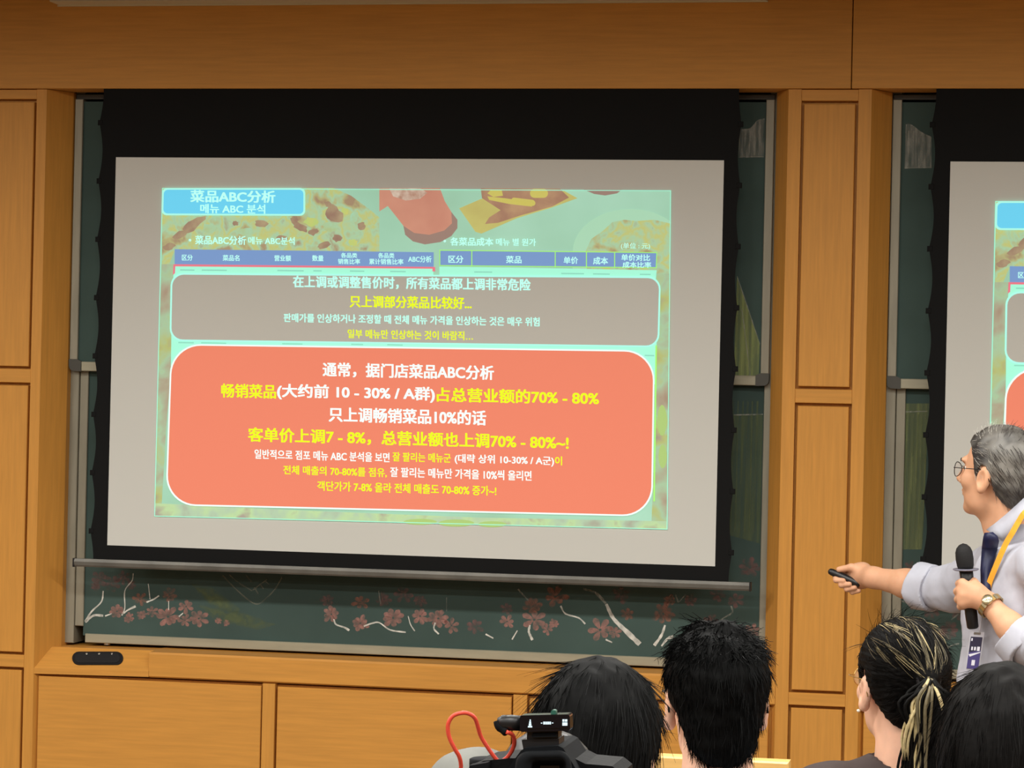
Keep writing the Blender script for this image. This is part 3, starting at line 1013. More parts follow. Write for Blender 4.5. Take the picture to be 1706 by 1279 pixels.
def solid(fn, lo, hi, h):
    """surface nets over the zero set of fn; only blocks near the surface are sampled finely"""
    lo = np.array(lo, float); hi = np.array(hi, float)
    B = 12
    nb = np.maximum(1, np.ceil((hi - lo) / (h * B)).astype(int))
    bi = np.stack(np.meshgrid(*[np.arange(n) for n in nb], indexing='ij'), -1).reshape(-1, 3)
    cen = lo + (bi + 0.5) * h * B
    dc = fn(cen)
    bi = bi[np.abs(dc) < h * B * 1.15 + 0.012]
    n = B + 1
    loc = np.stack(np.meshgrid(*[np.arange(n)] * 3, indexing='ij'), -1)
    N = nb * B + 2
    cid, cv, edges = [], [], []
    for s0 in range(0, len(bi), 24):
        bb = bi[s0:s0 + 24]
        idx = bb[:, None, None, None, :] * B + loc[None]
        P = (lo + idx * h).astype(np.float32)
        D = fn(P.reshape(-1, 3)).reshape(P.shape[:-1])
        S = D < 0
        # cells
        c8 = [(dx, dy, dz) for dx in (0, 1) for dy in (0, 1) for dz in (0, 1)]
        cnt = sum(S[:, dx:dx + B, dy:dy + B, dz:dz + B].astype(int) for dx, dy, dz in c8)
        act = (cnt > 0) & (cnt < 8)
        w = np.argwhere(act)
        if len(w) == 0:
            continue
        acc = np.zeros((len(w), 3)); num = np.zeros(len(w))
        for ax in range(3):
            o1, o2 = [a for a in range(3) if a != ax]
            for u in (0, 1):
                for v in (0, 1):
                    off = np.zeros(3, int); off[o1] = u; off[o2] = v
                    of2 = off.copy(); of2[ax] = 1
                    a = D[w[:, 0], w[:, 1] + off[0], w[:, 2] + off[1], w[:, 3] + off[2]]
                    b = D[w[:, 0], w[:, 1] + of2[0], w[:, 2] + of2[1], w[:, 3] + of2[2]]
                    cr = (a < 0) != (b < 0)
                    t = np.where(cr, a / (a - b + 1e-20), 0)
                    pt = np.tile(off.astype(float), (len(w), 1)); pt[:, ax] = t
                    acc += np.where(cr[:, None], pt, 0); num += cr
        gi = bb[w[:, 0]] * B + w[:, 1:]
        cid.append((gi[:, 0] * N[1] + gi[:, 1]) * N[2] + gi[:, 2])
        cv.append(lo + (gi + acc / num[:, None]) * h)
        for ax in range(3):
            a = S[:, :B, :B, :B]
            sl_ = [slice(None), slice(0, B), slice(0, B), slice(0, B)]
            sl_[ax + 1] = slice(1, B + 1)
            b = S[tuple(sl_)]
            e = np.argwhere(a != b)
            if len(e):
                g = bb[e[:, 0]] * B + e[:, 1:]
                edges.append(np.concatenate([g, np.full((len(e), 1), ax), a[e[:, 0], e[:, 1], e[:, 2], e[:, 3]][:, None].astype(int)], 1))
    if not cid:
        return np.zeros((0, 3)), []
    cid = np.concatenate(cid); cv = np.concatenate(cv)
    o = np.argsort(cid); cid = cid[o]; cv = cv[o]
    E_ = np.concatenate(edges)
    faces = []
    for ax in range(3):
        e = E_[E_[:, 3] == ax]
        o1, o2 = [(1, 2), (2, 0), (0, 1)][ax]
        quad = []
        ok = np.ones(len(e), bool)
        for u, v in ((0, 0), (1, 0), (1, 1), (0, 1)):
            g = e[:, :3].copy()
            g[:, o1] -= u; g[:, o2] -= v
            ok &= (g >= 0).all(1)
            k = (g[:, 0] * N[1] + g[:, 1]) * N[2] + g[:, 2]
            j = np.clip(np.searchsorted(cid, k), 0, len(cid) - 1)
            ok &= cid[j] == k
            quad.append(j)
        q = np.stack(quad, 1)
        flip = e[:, 4] == 1
        q[~flip] = q[~flip][:, ::-1]
        faces.append(q[ok])
    return cv, np.concatenate(faces).tolist()


def merge(parts):
    V, Fs = [], []
    b = 0
    for v, f in parts:
        V.append(v)
        Fs += [[i + b for i in q] for q in f]
        b += len(v)
    return np.concatenate(V), Fs


def skin_mat(name, col):
    m = pbr(name, col, 0.55, 0, 0.07, 30, spec=0.35)
    b = m.node_tree.nodes['Principled BSDF']
    b.inputs['Subsurface Weight'].default_value = 0.12
    b.inputs['Subsurface Radius'].default_value = (0.012, 0.005, 0.003)
    b.inputs['Subsurface Scale'].default_value = 0.6
    return m


M['skin'] = skin_mat('skin', (212, 160, 126))
M['skin_pale'] = skin_mat('pale_skin', (226, 176, 148))
M['hair_black'] = pbr('black_hair', (6, 6, 6), 0.6, 0, 0.5, 120, spec=0.08)
M['hair_brown'] = pbr('dark_brown_hair', (11, 9, 8), 0.6, 0, 0.5, 120, spec=0.09)
M['hair_blond'] = pbr('bleached_hair_streak', (190, 172, 126), 0.45, 0, 0.2, 120, spec=0.4)
M['hair_mid'] = pbr('faded_hair_streak', (104, 94, 70), 0.45, 0, 0.2, 120, spec=0.4)
M['shirt_white'] = pbr('pale_blue_grey_shirt', (184, 185, 196), 0.8, 0, 0.03, 60, spec=0.2, bump=0.1)
M['shirt_grey'] = pbr('grey_shirt', (120, 120, 115), 0.85, 0, 0.04, 60, spec=0.2)
M['shirt_blue'] = pbr('light_blue_shirt', (170, 188, 212), 0.85, 0, 0.04, 60, spec=0.2)
M['shirt_dark'] = pbr('dark_taupe_top', (70, 60, 58), 0.85, 0, 0.06, 60, spec=0.2)
M['piping'] = pbr('black_neck_binding', (24, 20, 22), 0.8)
M['trousers'] = pbr('dark_navy_trousers', (26, 30, 38), 0.85, 0, 0.06, 60, spec=0.2)
M['tie'] = pbr('navy_silk_tie', (26, 30, 66), 0.5, 0, 0.1, 80)
M['shoe'] = pbr('black_shoe_leather', (22, 20, 19), 0.35)
M['eye'] = pbr('eye_white', (220, 214, 206), 0.2)
M['gold'] = pbr('gold_wire', (212, 176, 112), 0.3, 0.9)
M['steel'] = pbr('watch_steel_and_gold', (206, 196, 160), 0.25, 0.9)
M['blackmetal'] = pbr('black_metal_frame', (22, 22, 24), 0.35, 0.4)
M['brow'] = pbr('eyebrow_hair', (52, 46, 42), 0.7)
m_, nt_, b_ = newmat('spectacle_lens')
b_.inputs['Base Color'].default_value = (0.9, 0.92, 0.9, 1)
b_.inputs['Roughness'].default_value = 0.03
b_.inputs['Alpha'].default_value = 0.22
M['lens'] = m_
m_, nt_, b_ = newmat('grey_hair')
tc_ = nt_.nodes.new('ShaderNodeTexCoord')
nz_ = nt_.nodes.new('ShaderNodeTexNoise')
nz_.inputs['Scale'].default_value = 14
nz_.inputs['Detail'].default_value = 5
rp_ = nt_.nodes.new('ShaderNodeValToRGB')
rp_.color_ramp.elements[0].position = 0.34
rp_.color_ramp.elements[0].color = lin((38, 34, 33))
rp_.color_ramp.elements[1].position = 0.66
rp_.color_ramp.elements[1].color = lin((124, 120, 113))
nt_.links.new(tc_.outputs['Object'], nz_.inputs['Vector'])
nt_.links.new(nz_.outputs[0], rp_.inputs[0])
nt_.links.new(rp_.outputs[0], b_.inputs['Base Color'])
b_.inputs['Roughness'].default_value = 0.5
M['hair_grey'] = m_
M['hair_silver'] = pbr('silver_hair', (156, 152, 144), 0.5, 0, 0.15, 90, spec=0.3)
M['hair_iron'] = pbr('iron_grey_hair', (66, 60, 58), 0.5, 0, 0.2, 90, spec=0.3)


class Head:
    """local frame: x to the head's right, y out of the face, z up; metres for a 0.23 m head"""

    def __init__(s, c, fwd, tilt=0.0, lean=0.0, size=1.0):
        f = nrmz([fwd[0], fwd[1], 0])
        r = np.cross(f, [0, 0, 1.0])
        f2 = f * math.cos(tilt) + np.array([0, 0, 1.0]) * math.sin(tilt)
        u = np.cross(r, f2)
        r2 = r * math.cos(lean) + u * math.sin(lean)
        u2 = np.cross(r2, f2)
        s.R = np.stack([r2, f2, u2], 1)
        s.c = np.array(c, float)
        s.s = size

    def w(s, p):
        return s.c + s.R @ (np.array(p, float) * s.s)

    def local(s, P):
        return ((P - s.c.astype(P.dtype)) @ s.R.astype(P.dtype)) / P.dtype.type(s.s)

    def skin(s, P, neck=None, feminine=False):
        L = s.local(P)
        pr = [('e', (0, -.014, .030), (.074, .094, .086)),
              ('e', (0, .026, -.038), (.058, .064, .076)),
              ('e', (0, .012, -.078), (.050, .060, .034), None, .02),
              ('e', (0, .070, -.096), (.022, .018, .016), None, .02),
              ('e', (.044, .056, -.022), (.020, .020, .022), None, .015), ('e', (-.044, .056, -.022), (.020, .020, .022), None, .015),
              ('e', (0, .078, .030), (.046, .013, .011), None, .014),
              ('c', (0, .088, .014), (0, .109, -.022), .0075, .0105, .010),
              ('e', (.011, .096, -.028), (.008, .010, .007), None, .008), ('e', (-.011, .096, -.028), (.008, .010, .007), None, .008),
              ('-e', (.031, .094, .008), (.016, .010, .010), None, .010), ('-e', (-.031, .094, .008), (.016, .010, .010), None, .010),
              ('e', (0, .086, -.051), (.022, .009, .0055), None, .006), ('e', (0, .085, -.061), (.019, .009, .0065), None, .006)]
        for sx in (1, -1):
            Re = np.array([[1, 0, 0], [0, math.cos(.2), -math.sin(.2)], [0, math.sin(.2), math.cos(.2)]])
            pr += [('e', (sx * .079, -.012, -.012), (.0105, .020, .034), Re, .008), ('e', (sx * .077, -.006, -.039), (.010, .010, .012), Re, .008),
                   ('-e', (sx * .091, -.008, -.011), (.0105, .012, .021), Re, .005), ('-e', (sx * .089, -.001, -.019), (.008, .006, .008), Re, .004)]
        d = union(L, pr, .028)
        return d * s.s

    def parts(s, parent, brow='brow', eyes=True):
        for sx in (1, -1):
            if eyes:
                g = G()
                for k in range(1):
                    c = s.w((sx * .031, .069, .008))
                    ax = s.R[:, 1]
                    g.lathe(c - ax * .011 * s.s, ax, [(t * s.s, math.sqrt(max(0, .0095 ** 2 - (t - .0095) ** 2)) * s.s + 1e-5) for t in np.linspace(0, .019, 9)], 12)
                e = g.obj('eye', 'eye', parent, True)
                G().lathe(s.w((sx * .031, .0767, .008)), ax, [(0, .005 * s.s), (.0012 * s.s, .0045 * s.s)], 10).obj('iris', 'blackplastic', e)
            G().tube([s.w((sx * .014, .0915, .026)), s.w((sx * .030, .090, .031)), s.w((sx * .047, .080, .027))], [.003 * s.s, .0034 * s.s, .0018 * s.s], 6).obj('eyebrow', brow, parent, True)


def spectacles(h, label, mat, group, rim=.0011, drop=.0):
    t = thing('eyeglasses', label, 'glasses', tuple(h.w((0, .105, .004))), group)
    for sx in (1, -1):
        pts = [h.w((sx * .033 + .0235 * math.cos(a), .101 - .35 * max(0, sx * .0235 * math.cos(a)), .003 + drop + .019 * math.sin(a))) for a in np.linspace(0, 2 * math.pi, 25)]
        rimo = G().tube(pts, rim, 6, False).obj('rim', mat, t, True)
        G().add(pts[:-1], [list(range(24))]).obj('lens', 'lens', rimo)
        G().tube([h.w((sx * .0565, .093, .008 + drop)), h.w((sx * .070, .086, .009 + drop)), h.w((sx * .0785, .06, .010)), h.w((sx * .084, -.004, .012)), h.w((sx * .084, -.022, .004)), h.w((sx * .083, -.034, -.018))], rim * 1.1, 6).obj('temple', mat, t, True)
    G().tube(spline([h.w((-.0100, .101, .006 + drop)), h.w((0, .106, .010 + drop)), h.w((.0100, .101, .006 + drop))], 4), rim, 6).obj('bridge', mat, t, True)
    return t


def grow(V, N, idx, field, length, rad, seed=1, steps=5, lift=0.25, jitter=0.25, curl=0.0):
    """thin tapering hair strands rooted on a hair surface, combed along field(P, N)"""
    rn = np.random.default_rng(seed)
    P = V[idx] - N[idx] * .001
    n = len(idx)
    L = length * rn.uniform(.55, 1.25, n)[:, None] / steps
    J = rn.normal(0, jitter, (n, 3))
    pts = [P.copy()]
    Nn = N[idx]
    for k in range(steps):
        d = field(P, Nn)
        d = d - (d * Nn).sum(1, keepdims=True) * Nn * .9
        d = d / (np.linalg.norm(d, axis=1, keepdims=True) + 1e-9)
        d = d + J * (0.5 + .5 * k / steps) + Nn * lift * (1 - .8 * k / steps)
        if curl:
            d = d + curl * rn.normal(0, 1, (n, 3))
        d = d / (np.linalg.norm(d, axis=1, keepdims=True) + 1e-9)
        P = P + d * L
        pts.append(P.copy())
    pts = np.stack(pts, 1)                     # n, steps+1, 3
    T = np.gradient(pts, axis=1)
    T /= np.linalg.norm(T, axis=2, keepdims=True) + 1e-9
    A = np.cross(T, Nn[:, None, :]); A /= np.linalg.norm(A, axis=2, keepdims=True) + 1e-9
    Bv = np.cross(A, T)
    r = rad * np.linspace(1, .25, steps + 1)[None, :, None]
    rings = np.stack([pts + r * A, pts - r * A * .5 + r * Bv * .8, pts - r * A * .5 - r * Bv * .8], 2)   # n, steps+1, 3, 3
    v = rings.reshape(-1, 3)
    f = []
    for i in range(n):
        b0 = i * (steps + 1) * 3
        for k in range(steps):
            a = b0 + k * 3
            for q in range(3):
                q2 = (q + 1) % 3
                f.append((a + q, a + q2, a + 3 + q2, a + 3 + q))
    return v, f


def vnormals(v, f):
    f = np.array(f)
    n = np.cross(v[f[:, 2]] - v[f[:, 0]], v[f[:, 3]] - v[f[:, 1]])
    out = np.zeros_like(v)
    for k in range(4):
        np.add.at(out, f[:, k], n)
    return out / (np.linalg.norm(out, axis=1, keepdims=True) + 1e-12)


def wob(P, s, seed=0.0):
    """cheap smooth pseudo-noise in -1..1"""
    x, y, z = P[..., 0] * s + seed, P[..., 1] * s + seed * 1.7, P[..., 2] * s - seed
    return (np.sin(x * 1.0 + 1.3 * np.sin(y * .8 + z * .3)) + np.sin(y * 1.2 + 1.1 * np.sin(z * .9 + x * .4)) + np.sin(z * 1.1 + 1.2 * np.sin(x * .7 + y * .5))) / 3


def hair_cap(h, line, thick=(.009, .010, .012), nape=True, tuft=0.0025, ts=150):
    """short hair: a shell over the skull, trimmed along the hairline z(y)"""
    ys, zs = zip(*line)

    def fn(P):
        L = h.local(P)
        d = d_ell(L, (0, -.015, .032), (.074 + thick[0], .094 + thick[1], .086 + thick[2]))
        if nape:
            d = smin(d, d_ell(L, (0, -.062, -.035), (.060, .046, .066)), .03)
        d = d - tuft * wob(L, ts)
        cut = (np.interp(L[..., 1], ys, zs) - L[..., 2] + .003 * wob(L, 190, 2.0)) * .8
        return smax(d, cut, .006) * h.s
    return fn


def hand_prims(wrist, dirv, palm, curl=0.5, side=1, s=1.0):
    """relaxed hand: palm plus four unequal bent fingers and a thumb; palm = direction the palm faces"""
    d = nrmz(dirv); p = nrmz(np.array(palm) - (np.array(palm) @ d) * d)
    a = np.cross(d, p) * side                       # towards the thumb
    w = np.array(wrist, float)
    pr = [('c', w, w + d * .04 * s, .024 * s, .028 * s), ('c', w + d * .045 * s + a * .016 * s, w + d * .082 * s + a * .024 * s, .021 * s, .016 * s, .012),
          ('c', w + d * .045 * s - a * .016 * s, w + d * .074 * s - a * .026 * s, .021 * s, .015 * s, .012)]
    for k, (off, ln) in enumerate(((.026, .072), (.009, .080), (-.009, .074), (-.026, .058))):
        b = w + (d * (.086 - .004 * abs(k - 1)) + a * off) * s
        ang = 0.0
        for j, fr in enumerate((.45, .32, .23)):
            ang += curl * (0.75, 0.9, 0.5)[j]
            e = b + (d * math.cos(ang) + p * math.sin(ang)) * ln * fr * s
            pr.append(('c', b, e, (.0092, .0086, .0078)[j] * s, (.0086, .0078, .0068)[j] * s, .004))
            b = e
    b = w + (d * .02 + a * .024) * s
    m = b + (d * .030 + a * .024 + p * .010) * s
    e = m + (d * .032 + a * .004 + p * .014) * s
    pr += [('c', b, m, .014 * s, .0105 * s, .010), ('c', m, e, .0105 * s, .0085 * s, .004)]
    return pr


# ------------------------------------------------------------------ the presenter
YP = -1.75
pr_ = thing('person', 'presenter in a pale shirt and navy tie pointing a remote at the screen', 'person', (at(1690, 900, YP)[0], YP, 0.0))
h = Head(at(1660, 789, YP), (-0.86, 0.52), tilt=0.06, size=0.985)
neck_b = at(1695, 905, YP + .0)
pelv = np.array([neck_b[0] + .02, YP, 0.96])
shR = at(1668, 938, YP + .17)          # far shoulder, arm stretched to the left
shL = at(1735, 945, YP - .17)          # near shoulder
elR = at(1580, 985, YP + .37)
wrR = at(1455, 962, YP + .50)
elL = at(1722, 1085, YP - .24)
wrL = at(1645, 1003, YP - .165)


def pres_head(P):
    d = h.skin(P)
    nk = d_cap(P, h.w((0, -.030, -.05)), neck_b + np.array([0.0, 0, -.02]), .052, .064)
    nk2 = d_cap(P, h.w((0, .02, -.085)), neck_b + np.array([-.035, .01, -.02]), .028, .034)
    return smin(d, smin(nk, nk2, .03), .018)


# right hand, seen from its palm side: thumb on top of the remote, fingers closed round it
YH = YP + .55
q = lambda x, y, dy=0.0: at(x, y, YH + dy)
rh = [('c', wrR, q(1434, 957), .027, .030, .02), ('c', q(1438, 950), q(1420, 951, .008), .022, .019, .015), ('c', q(1440, 966), q(1424, 974, .006), .024, .017, .015)]
for mc, pp, dd, tt, r0 in (((1418, 949, .022), (1392, 957, .006), (1393, 966, -.018), (1405, 967, -.026), .0088),
                           ((1421, 955, .022), (1400, 962, .008), (1402, 974, -.020), (1415, 973, -.028), .0092),
                           ((1425, 962, .020), (1409, 968, .008), (1411, 981, -.018), (1424, 979, -.026), .0090),
                           ((1430, 968, .016), (1418, 975, .006), (1420, 986, -.014), (1431, 984, -.022), .0080)):
    a, b, c, d = q(*mc), q(*pp), q(*dd), q(*tt)
    rh += [('c', a, b, r0 * 1.1, r0, .008), ('c', b, c, r0, r0 * .95, .003), ('c', c, d, r0 * .95, r0 * .8, .003)]
rh += [('c', q(1440, 951, -.016), q(1418, 945, -.020), .014, .011, .012), ('c', q(1418, 945, -.020), q(1398, 948.5, -.012), .0105, .0085, .004)]
armR = [('c', elR, elR * .45 + wrR * .55, .044, .038, .02), ('c', elR * .45 + wrR * .55, wrR, .038, .027, .02)]


# left hand round the microphone: back of the hand towards the viewer
YM = YP - .16
mic_t, mic_b = at(1604, 905, YM + .01), at(1621, 1047, YM + .02)
z = lambda x, y, dy=0.0: at(x, y, YM + dy)
lh = [('c', wrL, z(1632, 996, .0), .0225, .024, .02), ('c', z(1628, 985, -.010), z(1606, 976, -.012), .020, .015, .012), ('c', z(1629, 1000, -.010), z(1604, 1003, -.012), .020, .0145, .012),
      ('c', z(1628, 993, -.012), z(1605, 990, -.014), .021, .016, .012)]
for k, (x, y0_, r0) in enumerate(((1597, 970, .0098), (1594, 983, .0102), (1595, 996, .0098), (1599, 1008, .0088))):
    a = z(x + 6, y0_, -.012)
    b = z(x + 1, y0_ + 2, .016)
    c = z(x + 14, y0_ + 3, .034)
    d = z(x + 25, y0_ + 2, .026)
    lh += [('c', a, b, r0 * 1.1, r0, .006), ('c', b, c, r0, r0 * .92, .003), ('c', c, d, r0 * .92, r0 * .8, .003)]
lh += [('c', z(1632, 984, .0), z(1622, 970, .008), .015, .012, .012), ('c', z(1622, 970, .008), z(1606, 966, .020), .0115, .009, .004)]
armL = [('c', elL, elL * .5 + wrL * .5, .040, .034, .02), ('c', elL * .5 + wrL * .5, wrL, .034, .0245, .02)]


def bounds(prims, pad=.03):
    lo = np.full(3, 1e9); hi = -lo
    for p in prims:
        if p[0][-1] == 'c':
            for c, r in ((p[1], p[3]), (p[2], p[4])):
                lo = np.minimum(lo, np.array(c) - r); hi = np.maximum(hi, np.array(c) + r)
        else:
            r = max(p[2]); lo = np.minimum(lo, np.array(p[1]) - r); hi = np.maximum(hi, np.array(p[1]) + r)
    return lo - pad, hi + pad


def blob(prims, h_, k=.02, extra=None):
    lo, hi = bounds(prims)
    fn = (lambda P: union(P, prims, k)) if extra is None else (lambda P: union(P, prims, k) + extra(P))
    return solid(fn, lo, hi, h_)


torso_core = [('c', neck_b + np.array([-.02, -.005, -.07]), pelv + np.array([-.02, -.005, .02]), .055, .08)]
for s_, e_ in ((shL, elL), (shR, elR)):
    torso_core += [('c', neck_b + np.array([0, 0, -.07]), s_, .03, .03), ('c', s_, e_, .03, .03)]
body = merge([solid(pres_head, h.c - .22, h.c + np.array([.22, .2, .16]), .003), blob(rh + armR, .0026, .012), blob(lh + armL, .0026, .012), blob(torso_core, .012)])
mesh_obj('body', body[0], body[1], 'skin', pr_, True)
h.parts(pr_, 'brow')

# shirt
ang = np.array([-.93, -.36, 0.0]); ang /= np.linalg.norm(ang)          # the chest faces left and a little to the viewer
sd = np.cross(ang, [0, 0, 1.0])
RB = np.stack([sd, ang, [0, 0, 1.0]], 1)
cc = lambda x, y, zz: neck_b + RB @ np.array([x, y, zz])
slv = {}
for nm, sh_, el_, wr_, fr_ in (('L', shL, elL, wrL, .30), ('R', shR, elR, wrR, .38)):
    slv[nm] = ([('c', sh_, el_ * .9 + sh_ * .1, .066, .058, .04), ('c', el_ * .9 + sh_ * .1, el_ * (1 - fr_) + wr_ * fr_, .056, .054, .03)], el_ + (wr_ - el_) * fr_, nrmz(wr_ - el_))
sh = [('e', cc(0, .015, -.20), (.165, .115, .21), RB, .05), ('e', cc(0, .025, -.40), (.150, .120, .20), RB, .05), ('e', cc(0, .0, -.03), (.075, .070, .05), RB, .04),
      ('c', cc(0, -.015, -.045), shL, .062, .062, .05), ('c', cc(0, -.015, -.045), shR, .062, .062, .05)]
fold = lambda P: .0045 * wob(P, 34, 1.0) + .0030 * wob(P * np.array([1, 1, .6]), 75, 3.0) + .0012 * wob(P, 150, 7.0)
lo, hi = bounds(sh + slv['L'][0] + slv['R'][0])
lo[2] = pelv[2] + .05


def shirt_fn(P):
    d = union(P, sh, .03)
    for pr, pos, ax in slv.values():
        e = smax(union(P, pr, .03), (P - pos) @ ax, .006)
        d = smin(d, e, .03)
    d = d + fold(P)
    d = smax(d, (pelv[2] + .06) - P[..., 2], .01)
    # neck opening
    d = smax(d, -d_cap(P, neck_b + np.array([0, 0, -.03]), neck_b + np.array([-.0, 0, .12]), .060, .075), .006)
    return d


sv, sf = solid(shirt_fn, lo, hi, .0055)
shirt = mesh_obj('shirt', sv, sf, 'shirt_white', pr_, True)
# rolled cuffs
for el, wr, fr, r0 in ((elL, wrL, .28, .060), (elR, wrR, .36, .058)):
    ax = nrmz(wr - el)
    p0 = el + (wr - el) * fr - ax * .035

    def cuff(P, p0=p0, ax=ax, r0=r0):
        t = (P - p0) @ ax
        rr = np.linalg.norm(P - p0 - t[..., None] * ax, axis=-1)
        tilt = .010 * np.sin(P[..., 2] * 60)
        d = np.maximum(np.abs(t - .022 + tilt * .4) - .026, np.abs(rr - r0 + .004 * wob(P, 60, 5)) - .0055)
        return d - .002
    v, f = solid(cuff, p0 - .12, p0 + .12, .0036)
    mesh_obj('rolled_cuff', v, f, 'shirt_white', pr_, True)
# trousers, belt and shoes
hipL, hipR = pelv + sd * .085, pelv - sd * .085
tr = [('e', pelv + np.array([0, 0, .0]), (.165, .125, .14), RB, .05)]
shoes = []
for s_, hp in ((1, pelv + sd * .09), (-1, pelv - sd * .09)):
    kn = hp + ang * .02 + np.array([0, 0, -.43]); an = kn + np.array([0, 0, -.41]) - ang * .02
    an[2] = .09
    tr += [('c', hp, kn, .088, .066, .05), ('c', kn, an, .064, .055, .04)]
    shoes.append((an, s_))
lo, hi = bounds(tr)


def tr_fn(P):
    d = union(P, tr, .03) + .003 * wob(P, 30)
    return smax(d, P[..., 2] - (pelv[2] + .085), .008)


v, f = solid(tr_fn, lo, hi, .009)
mesh_obj('trousers', v, f, 'trousers', pr_, True)
for an, s_ in shoes:
    b0 = np.array([an[0], an[1], .042])
    pr = [('c', b0 - ang * .05, b0 + ang * .02, .040, .042), ('c', b0 + ang * .02, b0 + ang * .15 + np.array([0, 0, -.012]), .042, .032)]
    lo, hi = bounds(pr)
    v, f = solid(lambda P: smax(union(P, pr, .02), .002 - P[..., 2], .004), lo, hi, .006)
    mesh_obj('shoe', v, f, 'shoe', pr_, True)
# collar: a folded band round the neck, open at the front
g = G()
ringp = []
for k, a in enumerate(np.linspace(-2.72, 2.72, 33)):
    # a = 0 is the nape
    dirv = -ang * math.cos(a) + sd * math.sin(a)
    rise = .052 - .020 * (1 - math.cos(a)) * .5
    up_ = neck_b + dirv * (.062 + .004 * math.cos(a)) + np.array([0, 0, rise + .006])
    top = up_ + dirv * .006 + np.array([0, 0, .004])
    lowo = neck_b + dirv * (.084 + .010 * abs(math.sin(a))) + np.array([0, 0, rise - .040 - .012 * (abs(a) > 2.2)])
    inn = neck_b + dirv * .058 + np.array([0, 0, rise - .04])
    ringp.append((inn, up_, top, lowo))
n = len(ringp)
for r in ringp:
    g.v += [tuple(p) for p in r]
for k in range(n - 1):
    for j in range(3):
        g.f.append([k * 4 + j, (k + 1) * 4 + j, (k + 1) * 4 + j + 1, k * 4 + j + 1])
o = g.obj('collar', 'shirt_white', pr_, True)
md = o.modifiers.new('thickness', 'SOLIDIFY'); md.thickness = .003
# the near collar leaf, folded down over the tie knot
g = G()
upper = [(1643, 882, -.045), (1658, 871, -.062), (1675, 857, -.078), (1692, 842, -.086), (1708, 827, -.088), (1726, 812, -.075)]
lower = [(1652, 889, -.075), (1671, 899, -.098), (1686, 886, -.118), (1698, 871, -.130), (1714, 855, -.132), (1734, 838, -.115)]
for (a, b, c), (d_, e, f_) in zip(upper, lower):
    g.v += [tuple(at(a, b, YP + c)), tuple(at((a + d_) / 2, (b + e) / 2 - 1, YP + (c + f_) / 2 - .006)), tuple(at(d_, e, YP + f_))]
for k in range(5):
    for j in range(2):
        g.f.append([k * 3 + j, k * 3 + j + 1, k * 3 + j + 4, k * 3 + j + 3])
o = g.obj('collar', 'shirt_white', pr_, True)
md = o.modifiers.new('thickness', 'SOLIDIFY'); md.thickness = .004
# hair
HL = [(-.14, -.090), (-.07, -.086), (-.038, -.055), (-.018, .022), (.006, .020), (.010, -.010), (.021, -.008), (.026, .038), (.046, .070), (.066, .086), (.12, .094)]
hf = hair_cap(h, HL, (.010, .012, .013), True, .0025, 120)
v, f = solid(hf, h.c - .17, h.c + .17, .0032)
N_ = vnormals(v, f)
L_ = h.local(v)


def comb(P, N):
    L = h.local(P)
    d = np.zeros_like(L)
    d[:, 1] = -.9; d[:, 2] = np.where(L[:, 1] < -.02, -1.0, -.25)
    top = L[:, 2] > .085
    d[top, 1] = .3; d[top, 0] = .9; d[top, 2] = .1
    return d @ h.R.T


ok = np.where(L_[:, 2] > -.07)[0]
rr_ = np.random.default_rng(3)
i1 = rr_.choice(ok, 1500)
s1 = grow(v, N_, i1, comb, .035, .0007, 3, 4, .10, .14)
hv = merge([(v, f)])
hair = mesh_obj('hair', hv[0], hv[1], 'hair_grey', pr_, True)
sidew = L_[i1][:, 1] > -.035
for sel, mt in ((True, 'hair_silver'), (False, 'hair_iron')):
    ii = i1[(sidew & (L_[i1][:, 2] > -.01)) if sel else ~(sidew & (L_[i1][:, 2] > -.01))]
    s1 = grow(v, N_, ii, comb, .035, .0008, 3, 4, .10, .14)
    tag(mesh_obj('hair_strands', s1[0], s1[1], mt, hair), kind='stuff')
spectacles(h, 'thin dark wire glasses on the presenter in the pale shirt', 'blackmetal', 'eyeglasses worn by people')

# surface finder for things worn on the shirt
bvh = BVHTree.FromPolygons([Vector(p) for p in sv], sf)


def on_shirt(px, py, off=.004):
    r = bvh.ray_cast(Vector(CAM), Vector(ray(px, py)))
    return (np.array(r[0]) if r[0] is not None else at(px, py, YP - .12)) - ray(px, py) * off


def ribbon(g, pts, w, thick=.0012):
    n = len(pts)
    for i in range(n):
        t = nrmz(pts[min(i + 1, n - 1)] - pts[max(i - 1, 0)])
        view = nrmz(CAM - pts[i])
        a = nrmz(np.cross(t, view))
        for s_ in (-1, 1):
            g.v.append(tuple(pts[i] + a * w * .5 * s_))
    b0 = len(g.v) - 2 * n
    for i in range(n - 1):
        g.f.append([b0 + 2 * i, b0 + 2 * i + 1, b0 + 2 * i + 3, b0 + 2 * i + 2])


# tie
g = G()
tp = []
for k, (xl, xr, y_) in enumerate(((1642, 1653, 887), (1640, 1661, 893), (1638, 1664, 899), (1637, 1661, 912), (1636, 1656, 930), (1635, 1650, 950), (1636, 1649, 975), (1637, 1651, 1000))):
    a, b = on_shirt(xl, y_, .008), on_shirt(xr, y_, .008)
    yy = min(a[1], b[1])
    g.v += [tuple(at(xl, y_, yy + .004)), tuple(at((xl + xr) / 2, y_, yy - .004)), tuple(at(xr, y_, yy + .001))]
for k in range(7):
    for j in range(2):
        g.f.append([k * 3 + j, k * 3 + j + 1, k * 3 + j + 4, k * 3 + j + 3])
o = g.obj('necktie', 'tie', pr_, True)
md = o.modifiers.new('thickness', 'SOLIDIFY'); md.thickness = .005

